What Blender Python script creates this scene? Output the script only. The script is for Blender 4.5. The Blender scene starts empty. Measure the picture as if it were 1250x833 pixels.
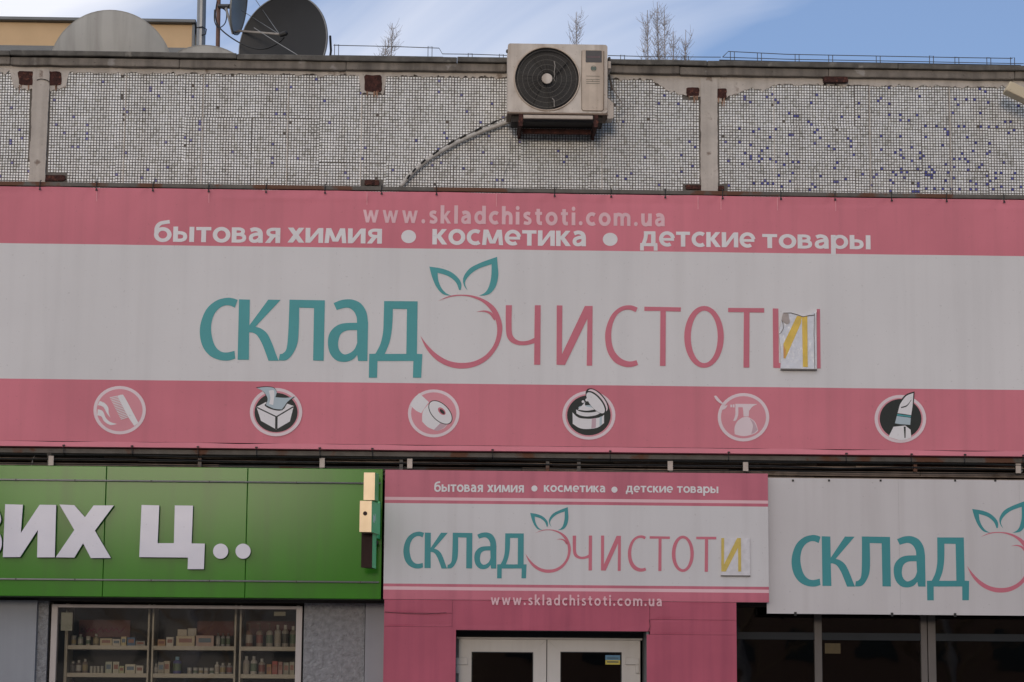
import bpy, bmesh, math, random
from mathutils import Vector, Matrix, noise
from mathutils.geometry import tessellate_polygon
S = bpy.context.scene
COL = S.collection
RND = random.Random(7)
R_ = math.radians

# ------------------------------------------------------------------ camera
F_PX, CX, CY = 2900.0, 625.0, 416.5
YAW, PITCH, ROLL, DIST = R_(1.6), R_(9.0), R_(0.42), 22.0
CAM = Vector((-DIST * math.tan(YAW), -DIST, 1.6))
fwd = Vector((math.sin(YAW) * math.cos(PITCH), math.cos(YAW) * math.cos(PITCH), math.sin(PITCH)))
r0 = Vector((math.cos(YAW), -math.sin(YAW), 0)); u0 = r0.cross(fwd)
RT = math.cos(ROLL) * r0 + math.sin(ROLL) * u0
UP = -math.sin(ROLL) * r0 + math.cos(ROLL) * u0
cam = bpy.data.cameras.new('camera'); camo = bpy.data.objects.new('camera', cam); COL.objects.link(camo)
cam.sensor_width = 36; cam.lens = 36 * F_PX / 1250; cam.clip_end = 3000; cam.clip_start = .5
M = Matrix((RT, UP, -fwd)).transposed().to_4x4(); M.translation = CAM
camo.matrix_world = M
S.camera = camo
S.render.resolution_x, S.render.resolution_y = 1024, 682

def P(px, py, Y=0.0):
    """point of the vertical plane y=Y that the photograph shows at pixel px,py"""
    d = RT * ((px - CX) / F_PX) + UP * (-(py - CY) / F_PX) + fwd
    return CAM + d * ((Y - CAM.y) / d.y)
def XZ(px, py, Y=0.0):
    p = P(px, py, Y); return (p.x, p.z)
def PX(x, y, z):
    d = Vector((x, y, z)) - CAM
    w = d.dot(fwd)
    return (CX + F_PX * d.dot(RT) / w, CY - F_PX * d.dot(UP) / w)

# ------------------------------------------------------------------ light
SUN_EL, SUN_AZ = R_(8), R_(187)          # azimuth clockwise from +y: behind the camera, a little to its left
W = bpy.data.worlds.new("World"); S.world = W; W.use_nodes = True
nt = W.node_tree; N = nt.nodes; L = nt.links
bg = N['Background']; bg.inputs['Strength'].default_value = 0.1
sky = N.new('ShaderNodeTexSky'); sky.sky_type = 'NISHITA'; sky.sun_disc = False
sky.sun_elevation = SUN_EL; sky.sun_rotation = SUN_AZ; sky.air_density = 1.0; sky.dust_density = 1.2; sky.ozone_density = 1.5
tc = N.new('ShaderNodeTexCoord'); mp = N.new('ShaderNodeMapping'); mp.inputs['Scale'].default_value = (1, 1, 2.4)
mp.inputs['Location'].default_value = (0.62, 0.2, 0.3)
no = N.new('ShaderNodeTexNoise'); no.inputs['Scale'].default_value = 3.4; no.inputs['Detail'].default_value = 6; no.inputs['Roughness'].default_value = .52
no.inputs['Distortion'].default_value = .5
rp = N.new('ShaderNodeValToRGB'); rp.color_ramp.elements[0].position = .40; rp.color_ramp.elements[1].position = .62
rp.color_ramp.elements[0].color = (.12, .12, .12, 1); rp.color_ramp.elements[1].color = (.88, .88, .88, 1)
mx = N.new('ShaderNodeMix'); mx.data_type = 'RGBA'; mx.inputs['B'].default_value = (10.4, 10.4, 11.0, 1)
sx3 = N.new('ShaderNodeSeparateXYZ'); bank = N.new('ShaderNodeMath'); bank.operation = 'MULTIPLY_ADD'; bank.inputs[1].default_value = -.75   # thicker cloud towards the left
L.new(tc.outputs['Generated'], sx3.inputs[0]); L.new(sx3.outputs[0], bank.inputs[0]); L.new(no.outputs[0], bank.inputs[2])
L.new(tc.outputs['Generated'], mp.inputs[0]); L.new(mp.outputs[0], no.inputs[0]); L.new(bank.outputs[0], rp.inputs[0])
L.new(rp.outputs[0], mx.inputs['Factor']); tint = N.new('ShaderNodeMix'); tint.data_type = 'RGBA'; tint.blend_type = 'MULTIPLY'; tint.inputs['Factor'].default_value = 1; tint.inputs['B'].default_value = (.72, .96, 1.48, 1)
L.new(sky.outputs[0], tint.inputs['A']); L.new(tint.outputs['Result'], mx.inputs['A']); L.new(mx.outputs['Result'], bg.inputs[0])
sl = bpy.data.lights.new('sun', 'SUN'); sl.energy = 0.70; sl.angle = R_(10); sl.color = (1, .82, .66)
so = bpy.data.objects.new('sun', sl); COL.objects.link(so)
sd = Vector((math.sin(SUN_AZ) * math.cos(SUN_EL), math.cos(SUN_AZ) * math.cos(SUN_EL), math.sin(SUN_EL)))
so.rotation_euler = sd.to_track_quat('Z', 'Y').to_euler()
S.view_settings.view_transform = 'Standard'; S.view_settings.look = 'None'; S.view_settings.exposure = 0.0; S.view_settings.gamma = 1

# ------------------------------------------------------------------ materials
MATS = {}
def mat(name, col, rough=.6, metal=0, var=.12, vs=3, streak=0, scol=(.08, .065, .05), bump=.1, bs=60, speck=0, spec=.5, patch=None, pth=.6, coat=0, bd=.01, pvs=5):
    m = bpy.data.materials.new(name); m.use_nodes = True
    n = m.node_tree.nodes; l = m.node_tree.links; b = n['Principled BSDF']
    geo = n.new('ShaderNodeNewGeometry')
    def noise_(scale, det=5, stretch=None):
        src = geo.outputs['Position']
        if stretch:
            q = n.new('ShaderNodeMapping'); q.inputs['Scale'].default_value = stretch; l.new(src, q.inputs[0]); src = q.outputs[0]
        t = n.new('ShaderNodeTexNoise'); t.inputs['Scale'].default_value = scale; t.inputs['Detail'].default_value = det
        l.new(src, t.inputs[0]); return t.outputs[0]
    def ramp(src, a, b_, lo=0, hi=1):
        r = n.new('ShaderNodeMapRange'); r.inputs[1].default_value = a; r.inputs[2].default_value = b_
        r.inputs[3].default_value = lo; r.inputs[4].default_value = hi; l.new(src, r.inputs[0]); return r.outputs[0]
    def mix(f, a, c):
        x = n.new('ShaderNodeMix'); x.data_type = 'RGBA'
        l.new(f, x.inputs['Factor'])
        for v, k in ((a, 'A'), (c, 'B')):
            if isinstance(v, tuple): x.inputs[k].default_value = (*v[:3], 1)
            else: l.new(v, x.inputs[k])
        return x.outputs['Result']
    lo = tuple(c * (1 - var) for c in col); hi = tuple(min(1, c * (1 + var)) for c in col)
    c = mix(ramp(noise_(vs), .3, .7), lo, hi)
    if patch: c = mix(ramp(noise_(pvs, 8), pth, pth + .05), c, patch)
    if streak: c = mix(ramp(noise_(1, 5, (9, 9, .45)), .46, .74, 0, streak), c, scol)
    if speck: c = mix(ramp(noise_(38, 2), .70, .74, 0, speck), c, scol)
    l.new(c, b.inputs['Base Color'])
    b.inputs['Roughness'].default_value = rough; b.inputs['Metallic'].default_value = metal
    b.inputs['Specular IOR Level'].default_value = spec if not name.startswith(('banner', 'print', 'sign', 'cladding')) else .18; b.inputs['Coat Weight'].default_value = coat; b.inputs['Coat Roughness'].default_value = .12 if not name.startswith('green') else .13
    if bump:
        bp = n.new('ShaderNodeBump'); bp.inputs['Strength'].default_value = bump; bp.inputs['Distance'].default_value = bd
        l.new(noise_(bs), bp.inputs['Height']); l.new(bp.outputs[0], b.inputs['Normal'])
    MATS[name] = m; return m
WHITE = mat('banner_white', (.70, .675, .665), .7, var=.03, vs=1.2, streak=.10, scol=(.36, .33, .31), bump=.06, bs=8, speck=.25, bd=.02)
PINK = mat('banner_pink', (.66, .205, .25), .65, var=.09, vs=.9, streak=.22, scol=(.40, .15, .17), bump=.06, bs=8, speck=.25, bd=.02)
HEM = mat('banner_hem', (.67, .225, .265), .6, var=.06, vs=1.5, streak=.2, scol=(.45, .2, .22), bump=.1, bs=8, speck=.3)  # slightly lighter pink, for the sky light on the upturned hem
TEAL = mat('print_teal', (.085, .34, .35), .5, var=.05, vs=2, speck=.15)
RED = mat('print_pink', (.60, .175, .225), .5, var=.06, vs=2, speck=.15)
TXT = mat('print_white', (.76, .73, .73), .5, var=.05, vs=2, speck=.15)
TXP = mat('print_pale_pink', (.78, .50, .53), .5, var=.06, vs=2)
PALE = mat('print_pale_ring', (.76, .62, .64), .5, var=.05)
FILLP = mat('print_ring_fill', (.68, .28, .32), .5, var=.05)
DARK = mat('print_black', (.03, .034, .032), .5, var=.1)
BLUEISH = mat('print_ice_blue', (.44, .52, .56), .5, var=.05)
MAUVE = mat('print_mauve', (.55, .38, .42), .5, var=.05)
WHITE2 = mat('sign_white', (.66, .635, .63), .6, var=.04, vs=1, streak=.14, scol=(.36, .31, .29), bump=.04, bs=6, speck=.35)
WHITE3 = mat('sign_white_dirty', (.61, .575, .565), .6, var=.05, vs=1, streak=.13, scol=(.33, .28, .26), bump=.04, bs=6, speck=.4)
PINK2 = mat('sign_pink', (.56, .155, .21), .4, var=.08, vs=2, streak=.35, scol=(.30, .08, .12), bump=.1, bs=5, speck=.35)
PORTAL = mat('cladding_pink', (.46, .10, .15), .5, var=.10, vs=2, streak=.4, scol=(.26, .055, .095), bump=.12, bs=5, speck=.35)
TEAL2 = mat('print_teal_deep', (.06, .285, .30), .45, var=.05, vs=2)
GREEN = mat('green_panel', (.044, .205, .014), .9, spec=.05, coat=.16, metal=0, var=.08, vs=1.5, streak=.4, scol=(.045, .12, .022), bump=.05, bs=4, speck=.5, bd=.02)
ACRYL = mat('white_acrylic', (.64, .63, .70), .17, spec=.12, var=.03, bump=.14, bs=.6, speck=.2, bd=.06)
TILEW = mat('tile_white', (.90, .905, .885), .38, var=.12, vs=6, streak=.35, scol=(.50, .44, .37), bump=.1, bs=90)
TILEG = mat('tile_grey', (.68, .68, .64), .38, var=.22, vs=6, streak=.4, scol=(.25, .23, .2), bump=.15, bs=90)
TILEB = mat('tile_blue', (.075, .085, .36), .3, var=.25, vs=9, bump=.1)
TILED = mat('tile_brown', (.14, .11, .09), .5, var=.25, vs=9)
GROUT = mat('grout', (.15, .135, .12), .9, var=.25, vs=5, streak=.5, scol=(.07, .055, .045), bump=.4, bs=70)
PLAST = mat('plaster', (.56, .50, .44), .9, var=.12, vs=5, streak=.4, scol=(.22, .18, .15), bump=.5, bs=30, speck=.5, patch=(.26, .2, .16), pth=.62)
CONC = mat('coping_concrete', (.215, .185, .155), .9, var=.25, vs=7, streak=.6, scol=(.055, .047, .04), bump=.6, bs=40, speck=.6, patch=(.34, .31, .28), pth=.64)
CONC2 = mat('coping_slab', (.13, .12, .105), .9, var=.3, vs=9, streak=.5, scol=(.05, .045, .04), bump=.6, bs=40, speck=.5, patch=(.24, .22, .19), pth=.66)
RUST = mat('rust', (.055, .018, .013), .9, var=.5, vs=25, bump=.9, bs=60, patch=(.13, .045, .028), pth=.6, pvs=30)
RSTEEL = mat('rusty_steel', (.13, .115, .10), .7, metal=.2, var=.2, vs=12, bump=.3, bs=60, patch=(.13, .055, .03), pth=.54, pvs=3)
STEEL = mat('painted_steel', (.19, .185, .175), .55, metal=.2, var=.2, vs=12, bump=.2, bs=60, patch=(.12, .06, .035), pth=.6, pvs=6)
FASC = mat('brown_fascia', (.26, .195, .15), .75, var=.25, vs=6, streak=.5, scol=(.04, .03, .024), bump=.4, bs=40, speck=.4, patch=(.16, .11, .075), pth=.6)
ACW = mat('ac_casing', (.60, .53, .46), .5, var=.10, vs=9, streak=.55, scol=(.24, .16, .11), bump=.08, bs=40, speck=.6, patch=(.36, .28, .21), pth=.62)
ACP = mat('ac_panel', (.54, .44, .35), .5, var=.14, vs=7, streak=.6, scol=(.25, .17, .12), bump=.08, bs=40, speck=.6)
BLACK = mat('black_plastic', (.018, .017, .016), .5, var=.2)
WIRE = mat('grille_wire', (.05, .046, .042), .5, var=.2)
WIREL = mat('grille_wire_dusty', (.15, .135, .12), .6, var=.2)
DISHG = mat('dish_grey', (.42, .41, .38), .5, var=.08, vs=2, streak=.55, scol=(.17, .155, .14), bump=.05, speck=.3)
DISHD = mat('dish_dark', (.022, .022, .023), .55, var=.12, vs=4, streak=.3, scol=(.02, .02, .02), bump=.05)  # near-black tone holds the shade of the backlit dish
DISHM = mat('dish_mid', (.26, .26, .25), .5, var=.1)
GALV = mat('galvanised', (.26, .27, .28), .45, metal=.6, var=.15, vs=8)
CREAM = mat('cream_render', (.68, .47, .27), .9, var=.06, vs=3, bump=.3, bs=8)
CAPM = mat('zinc_cap', (.13, .14, .15), .5, metal=.4, var=.15)
CABLE = mat('black_cable', (.012, .012, .012), .6, var=.1)
TAPE = mat('grey_duct_wrap', (.52, .49, .45), .6, var=.15, vs=20, bump=.3, bs=50)
STUC = mat('rough_stucco', (.29, .29, .30), .95, var=.22, vs=22, bump=1.0, bs=38, bd=.03)
GWALL = mat('grey_wall', (.30, .31, .335), .8, var=.05, vs=3, streak=.2, scol=(.2, .2, .21), bump=.15)
WFRAME = mat('window_frame_white', (.44, .39, .37), .45, var=.05, streak=.3, scol=(.28, .22, .19))
DFRAME = mat('door_frame_white', (.52, .49, .46), .35, var=.05, streak=.25, scol=(.33, .29, .26), bump=.03)
AFRAME = mat('aluminium_frame', (.13, .112, .10), .6, metal=0, var=.12)
DKFR = mat('dark_frame', (.022, .025, .028), .8, var=.2)
SHELF = mat('shelf_white', (.60, .57, .50), .5, var=.05)
INTER = mat('shop_interior', (.07, .07, .075), .9, var=.2)
INTERD = mat('dark_interior', (.02, .018, .016), .9, var=.2)
ASPH = mat('asphalt', (.05, .05, .052), .9, var=.2, vs=3, bump=.5, bs=60)
PAVE = mat('pavement', (.24, .235, .225), .9, var=.15, vs=3, bump=.5, bs=40)
BARK = mat('bark', (.34, .31, .30), .9, var=.25, vs=6, bump=.3)  # paled for the haze over the distant trees
YEL = mat('yellow_film', (.66, .42, .015), .35, var=.12, vs=12, coat=.4)
YELO = mat('orange_film', (.58, .24, .02), .35, var=.12, vs=12, coat=.4)
GLOSSW = mat('glossy_film', (.68, .68, .72), .12, var=.04, bump=.35, bs=14, bd=.02)
BEIGE = mat('lamp_beige', (.60, .50, .34), .5, var=.06, speck=.3)
BRASS = mat('brass_panel', (.50, .40, .27), .36, metal=.4, var=.08, bump=.1, bs=6, streak=.3, scol=(.3, .2, .1))  # base brightened warm for the low-sun glow on the cross edges
BRASSD = mat('brown_panel', (.04, .022, .018), .7, spec=.2, metal=.3, var=.1)
LGREEN = mat('cross_green', (.01, .62, .20), .35, var=.08)
LIME = mat('cross_white', (.5, .75, .68), .4, var=.05)
FLAT = {}
def flat(name, col, rough=.45, metal=0):
    if name not in FLAT: FLAT[name] = mat(name, col, rough, metal, var=.1, vs=20, bump=0)
    return FLAT[name]
def glass(name, tint=(.92, .90, .86), refl=.9, wav=.02, mul=1.7):
    m = bpy.data.materials.new(name); m.use_nodes = True; n = m.node_tree.nodes; l = m.node_tree.links
    n.remove(n['Principled BSDF']); out = n['Material Output']
    t = n.new('ShaderNodeBsdfTransparent'); t.inputs[0].default_value = (*tint, 1)
    g = n.new('ShaderNodeBsdfGlossy'); g.inputs['Roughness'].default_value = .02; g.inputs[0].default_value = (refl, refl, refl, 1)
    f = n.new('ShaderNodeFresnel'); f.inputs[0].default_value = 1.55
    q = n.new('ShaderNodeMath'); q.operation = 'MULTIPLY'; q.inputs[1].default_value = mul
    x = n.new('ShaderNodeMixShader'); geo = n.new('ShaderNodeNewGeometry')
    tn = n.new('ShaderNodeTexNoise'); tn.inputs['Scale'].default_value = 1.6; l.new(geo.outputs['Position'], tn.inputs[0])
    b = n.new('ShaderNodeBump'); b.inputs['Strength'].default_value = wav; b.inputs['Distance'].default_value = .1
    l.new(tn.outputs[0], b.inputs['Height']); l.new(b.outputs[0], g.inputs['Normal'])
    l.new(f.outputs[0], q.inputs[0]); l.new(q.outputs[0], x.inputs[0]); l.new(t.outputs[0], x.inputs[1]); l.new(g.outputs[0], x.inputs[2]); l.new(x.outputs[0], out.inputs[0])
    MATS[name] = m; return m
GLASS = glass('shop_glass', mul=2.3); GLASSD = glass('dark_glass', (.35, .33, .30), .9, mul=1.6)

# ------------------------------------------------------------------ mesh helpers
def cmr(pts, closed=True, n=6):
    """smooth contour; a point written (x,y,1) is a corner"""
    k = len(pts); cor = [len(p) > 2 for p in pts]; out = []
    rng = range(k) if closed else range(k - 1)
    g = lambda i: Vector(pts[i % k][:2]) if closed else Vector(pts[max(0, min(k - 1, i))][:2])
    for i in rng:
        a, b = g(i), g(i + 1); j = (i + 1) % k
        p0 = a if cor[i] else g(i - 1); p3 = b if cor[j] else g(i + 2)
        if cor[i] and cor[j]: out.append(tuple(a)); continue
        for s in range(n):
            t = s / n; t2 = t * t; t3 = t2 * t
            v = .5 * ((2 * a) + (b - p0) * t + (2 * p0 - 5 * a + 4 * b - p3) * t2 + (-p0 + 3 * a - 3 * b + p3) * t3)
            out.append((v.x, v.y))
    if not closed: out.append(tuple(pts[-1][:2]))
    return out
def circ(cx, cy, rx, ry=None, n=40, rot=0):
    ry = rx if ry is None else ry; c, s = math.cos(R_(rot)), math.sin(R_(rot))
    return [(cx + rx * math.cos(a) * c - ry * math.sin(a) * s, cy + rx * math.cos(a) * s + ry * math.sin(a) * c) for a in (2 * math.pi * i / n for i in range(n))]
class MB:
    def __init__(s): s.v = []; s.f = []; s.mi = []; s.mats = []; s.ci = 0
    def use(s, m):
        if m not in s.mats: s.mats.append(m)
        s.ci = s.mats.index(m); return s
    def add(s, vs, fs):
        o = len(s.v); s.v += [tuple(v) for v in vs]
        for f in fs: s.f.append(tuple(i + o for i in f)); s.mi.append(s.ci)
        return s
    def box(s, x0, x1, y0, y1, z0, z1):
        if x0 > x1: x0, x1 = x1, x0
        if z0 > z1: z0, z1 = z1, z0
        if y0 > y1: y0, y1 = y1, y0
        return s.add([(x, y, z) for x in (x0, x1) for y in (y0, y1) for z in (z0, z1)],
                     [(0, 1, 3, 2), (4, 6, 7, 5), (0, 4, 5, 1), (2, 3, 7, 6), (0, 2, 6, 4), (1, 5, 7, 3)])
    def pbox(s, l, t, r, b, yf, yb):
        """box whose front face (plane y=yf) shows at these pixels"""
        cx, cy = (l + r) / 2, (t + b) / 2
        return s.box(P(l, cy, yf).x, P(r, cy, yf).x, yf, yb, P(cx, b, yf).z, P(cx, t, yf).z)
    def prism(s, loops, yf, yb=None):
        """polygon (outer loop then holes) of (x,z) points; front at yf, back at yb"""
        if loops and not isinstance(loops[0][0], (tuple, list, Vector)): loops = [loops]
        flatp = [p for lo in loops for p in lo]
        tri = tessellate_polygon([[Vector((p[0], p[1], 0)) for p in lo] for lo in loops])
        fs = []
        for a, b, c in tri:
            A, B, C = flatp[a], flatp[b], flatp[c]
            ar = (B[0] - A[0]) * (C[1] - A[1]) - (B[1] - A[1]) * (C[0] - A[0])
            if abs(ar) < 1e-12: continue
            fs.append((a, b, c) if ar > 0 else (c, b, a))
        y = (lambda x, z: yf) if not callable(yf) else yf
        s.add([(p[0], y(*p[:2]), p[1]) for p in flatp], fs)
        if yb is not None:
            for lo in loops:
                k = len(lo); vs = [(p[0], y(*p[:2]), p[1]) for p in lo] + [(p[0], yb, p[1]) for p in lo]
                s.add(vs, [(i, (i + 1) % k, (i + 1) % k + k, i + k) for i in range(k)])
        return s
    def tube(s, path, r, n=6, r2=None, cap=True):
        path = [Vector(p) for p in path]; k = len(path); vs = []; fs = []
        ref = None
        for i, p in enumerate(path):
            d = (path[min(i + 1, k - 1)] - path[max(i - 1, 0)]).normalized()
            if ref is None:
                ref = d.orthogonal().normalized()
            ref = (ref - d * ref.dot(d)).normalized(); b = d.cross(ref)
            rr = r if r2 is None else r + (r2 - r) * i / (k - 1)
            for j in range(n):
                a = 2 * math.pi * j / n; vs.append(p + (ref * math.cos(a) + b * math.sin(a)) * rr)
        for i in range(k - 1):
            for j in range(n):
                fs.append((i * n + j, i * n + (j + 1) % n, (i + 1) * n + (j + 1) % n, (i + 1) * n + j))
        if cap: fs += [tuple(range(n))[::-1], tuple(range((k - 1) * n, k * n))]
        return s.add(vs, fs)
    def lathe(s, prof, n=20, mtx=None):
        """profile (r, h) turned about local z"""
        vs = []; fs = []; mtx = mtx or Matrix()
        for r, h in prof:
            for j in range(n):
                a = 2 * math.pi * j / n; vs.append(mtx @ Vector((r * math.cos(a), r * math.sin(a), h)))
        for i in range(len(prof) - 1):
            for j in range(n): fs.append((i * n + j, i * n + (j + 1) % n, (i + 1) * n + (j + 1) % n, (i + 1) * n + j))
        return s.add(vs, fs)
    def build(s, name, m=None, parent=None, bevel=0, smooth=False, recalc=False, kind=None, label=None, vfn=None):
        me = bpy.data.meshes.new(name)
        off = Vector(parent.get('_w', (0, 0, 0))) if parent else Vector((0, 0, 0))
        vs = [Vector(v) - off for v in s.v]
        me.from_pydata(vs, [], s.f)
        for mm in (s.mats or [m]): me.materials.append(mm)
        if s.mats: me.polygons.foreach_set('material_index', s.mi)
        if recalc:
            b = bmesh.new(); b.from_mesh(me); bmesh.ops.recalc_face_normals(b, faces=b.faces); b.to_mesh(me); b.free()
        if smooth: me.polygons.foreach_set('use_smooth', [True] * len(me.polygons))
        me.update()
        o = bpy.data.objects.new(name, me); COL.objects.link(o)
        if parent: o.parent = parent; o['_w'] = parent.get('_w', (0, 0, 0))
        if bevel:
            bv = o.modifiers.new('b', 'BEVEL'); bv.width = bevel; bv.segments = 2; bv.limit_method = 'ANGLE'
        if kind: o['kind'] = kind
        if label: o['label'] = label
        return o
def tag(o, label, cat, group=None):
    o['label'] = label; o['category'] = cat
    if group: o['group'] = group
    return o
def thing(name, label, cat, loc=(0, 0, 0), group=None):
    o = bpy.data.objects.new(name, None); COL.objects.link(o); o.location = loc; o['_w'] = tuple(loc); o.empty_display_size = .1
    return tag(o, label, cat, group)
def struct(o): o['kind'] = 'structure'; return o
def arc(cx, cy, rx, ry, a0, a1, n=18): return [(cx + rx * math.cos(R_(a0 + (a1 - a0) * i / n)), cy + ry * math.sin(R_(a0 + (a1 - a0) * i / n))) for i in range(n + 1)]
def st_(x, a=0, b=10): return ('s', [(x, a), (x, b)], 2.6)
def dg(x0, y0, x1, y1, w=2.9): return ('p', [(x0 - w / 2, y0), (x0 + w / 2, y0), (x1 + w / 2, y1), (x1 - w / 2, y1)])
def cv(*p, w=2.35): return ('s', cmr(p, False, 6), w)
O_ = ('s', arc(5.2, 5, 3.95, 4.0, 0, 360, 30), 2.45)
# hand drawn bold print letters: (advance, strokes); x-height 10
GLY = {
 'б': (10.6, [('s', arc(5.3, 4.6, 3.95, 3.75, 0, 360, 30), 2.4), cv((1.5, 5), (1.7, 9.2), (3.8, 12), (9.2, 13.2))]),
 'ы': (12.6, [st_(1.3), cv((1.3, 5.9), (4.6, 5.9), (6.7, 4.9), (6.9, 2.4), (4.9, 1.1), (1.3, 1.1), w=2.2), st_(11)]),
 'т': (9.0, [('s', [(0, 8.9), (9, 8.9)], 2.2), st_(4.5, 0, 8.8)]),
 'о': (10.4, [O_]),
 'в': (8.9, [st_(1.3), cv((1.3, 8.95), (4.6, 8.95), (6.4, 8.1), (6.3, 6.3), (4.6, 5.45), (1.3, 5.4), w=2.1), cv((1.3, 5.3), (5, 5.3), (7.2, 4.2), (7.1, 2), (5, 1.05), (1.3, 1.05), w=2.1)]),
 'а': (9.0, [cv((1.2, 8.2), (3.6, 9.0), (6.1, 8.3), (7.1, 6.4), (7.2, 3.5), (7.25, 0), w=2.5), cv((7.0, 5.8), (4.3, 5.6), (1.9, 4.5), (1.5, 2.5), (2.7, 1.15), (5.0, 1.3), (7.0, 3), w=2.2)]),
 'я': (8.9, [st_(7.6), cv((7.6, 8.95), (4, 8.95), (2.0, 7.9), (2.1, 5.9), (4, 4.9), (7.6, 4.8), w=2.1), dg(5.0, 5.0, 1.5, 0, 3.1)]),
 'х': (10.0, [dg(8.4, 10, 1.7, 0, 3.4), dg(1.8, 10, 8.5, 0, 3.4)]),
 'и': (10.4, [st_(1.3), st_(9.1), dg(8.6, 9.7, 1.8, .3, 2.6)]),
 'м': (13.2, [dg(2.2, 10, 1.3, 0, 2.6), dg(11, 10, 11.9, 0, 2.6), dg(2.6, 10, 6.2, 1, 2.6), dg(10.6, 10, 7.0, 1, 2.6)]),
 'к': (9.0, [st_(1.3), dg(7.4, 10, 3.3, 5.0, 3.1), dg(3.6, 5.6, 7.6, 0, 3.3)]),
 'с': (8.6, [('s', arc(5.4, 5, 4.1, 4.0, 52, 308), 2.45)]),
 'е': (9.9, [('s', arc(5.1, 5, 3.9, 4.0, 8, 305, 22), 2.35), ('s', [(1.8, 4.7), (9.6, 4.7)], 1.8)]),
 'д': (11.2, [('s', [(2.4, 8.95), (9.6, 8.95)], 2.1), st_(8.4, .5, 9.9), cv((3.6, 9.8), (3.5, 6), (2.0, 1.2), w=2.3), ('s', [(0, 1.05), (11, 1.05)], 2.1), ('s', [(1.1, -2.9), (1.1, 1)], 2.2), ('s', [(9.9, -2.9), (9.9, 1)], 2.2)]),
 'р': (10.4, [st_(1.4, -4.2, 9.9), ('s', arc(5.4, 5, 3.75, 3.95, 0, 360, 30), 2.3)]),
 'w': (14.6, [dg(1.5, 10, 4.2, 0, 2.7), dg(7.3, 9.6, 4.4, 0, 2.4), dg(7.3, 9.6, 10.2, 0, 2.4), dg(13.1, 10, 10.4, 0, 2.7)]),
 '.': (3.6, [('p', circ(1.8, 1.6, 1.7, 1.7, 14))]),
 's': (7.8, [cv((6.6, 8.4), (4.4, 9.0), (2.2, 8.2), (2.2, 6.5), (4.3, 5.2), (6.3, 3.9), (6.3, 1.9), (4.2, 1.0), (1.0, 1.6), w=2.2)]),
 'k': (9.2, [st_(1.4, 0, 14.4), dg(7.4, 10, 3.3, 5.0, 3.1), dg(3.6, 5.6, 7.8, 0, 3.3)]),
 'l': (3.0, [st_(1.5, 0, 14.4)]),
 'h': (9.4, [st_(1.5, 0, 14.4), cv((1.6, 6), (3.0, 8.5), (5.4, 8.9), (7.5, 7.6), (7.9, 5), (7.9, 0), w=2.5)]),
 'i': (3.2, [st_(1.6, 0, 10), ('p', circ(1.6, 13, 1.7, 1.7, 14))]),
 't': (6.9, [cv((3.1, 12.6), (3.1, 6), (3.1, 3.2), (4.1, 1.4), (6.6, 1.2), w=2.5), ('s', [(.2, 9.0), (6.6, 9.0)], 2)]),
 'd': (10.2, [('s', arc(4.9, 5, 3.6, 3.95, 0, 360, 28), 2.3), st_(8.6, 0, 14.4)]),
 'm': (15.2, [st_(1.5, 0, 10), cv((1.6, 6.4), (2.9, 8.5), (5.0, 8.9), (7.2, 7.8), (7.6, 5), (7.6, 0), w=2.4), cv((7.8, 6.4), (9.1, 8.5), (11.2, 8.9), (13.4, 7.8), (13.7, 5), (13.7, 0), w=2.4)]),
 'u': (9.4, [cv((1.5, 10), (1.5, 5), (2.0, 2.2), (4.0, 1.1), (6.2, 1.9), (7.6, 4.2), w=2.5), st_(7.9, 0, 10)]),
 ' ': (4.5, [])}
for a_, b_ in (('a', 'а'), ('o', 'о'), ('c', 'с')): GLY[a_] = GLY[b_]
def text(body, l, t, r, b, yf, m, parent, space=1.0, surf=None, each=False, wt=1.0, **kw):
    """hand drawn lettering whose box (baseline line to x-height or ascender) shows at pixels l,t,r,b"""
    pos = []; x = 0
    for ch in body: pos.append(x); x += GLY[ch][0] + space
    Wd = x - space; ys = [p[1] for ch in body for s_ in GLY[ch][1] for p in s_[1]]
    top = 14.4 if any(c in 'kldhi' for c in body) else (13.9 if 'б' in body else 10.1)
    bot_ = -4.2 if 'р' in body else (-2.9 if 'д' in body else -.1)
    cx, cy = (l + r) / 2, (t + b) / 2
    x0, x1 = P(l, cy, yf).x, P(r, cy, yf).x; z0, z1 = P(cx, b, yf).z, P(cx, t, yf).z
    kx = (x1 - x0) / Wd; kz = (z1 - z0) / (top - bot_)
    Y = surf or (lambda x, z: yf); allmb = MB(); lay = 0
    for ch, ox in zip(body, pos):
        mb = MB() if each else allmb
        for s_ in GLY[ch][1]:
            lay = (lay + 1) % 12; d = .0012 + .00012 * lay
            tr = lambda p: (x0 + (ox + p[0]) * kx, z0 + (p[1] - bot_) * kz)
            if s_[0] == 'p': mb.prism([tr(p) for p in s_[1]], lambda x, z: Y(x, z) - d); continue
            pts, w = s_[1], s_[2] * 1.1 * wt; k = len(pts); L_, R2 = [], []
            closed = math.hypot(pts[0][0] - pts[-1][0], pts[0][1] - pts[-1][1]) < .01
            for i, p in enumerate(pts):
                a = pts[i - 1] if i else (pts[-2] if closed else pts[0]); c = pts[i + 1] if i < k - 1 else (pts[1] if closed else pts[-1])
                dx, dy = c[0] - a[0], c[1] - a[1]; q = math.hypot(dx, dy) or 1
                nx, ny = -dy / q * w / 2, dx / q * w / 2; ny *= .9
                L_.append(tr((p[0] + nx, p[1] + ny))); R2.append(tr((p[0] - nx, p[1] - ny)))
            for i in range(k - 1):
                q = [R2[i], R2[i + 1], L_[i + 1], L_[i]]
                mb.add([(u, Y(u, v) - d, v) for u, v in q], [(0, 1, 2, 3)])
        if each and mb.f: mb.build('letter', m, parent)
    if not each: return allmb.build('lettering', m, parent, kind='stuff')

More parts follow.
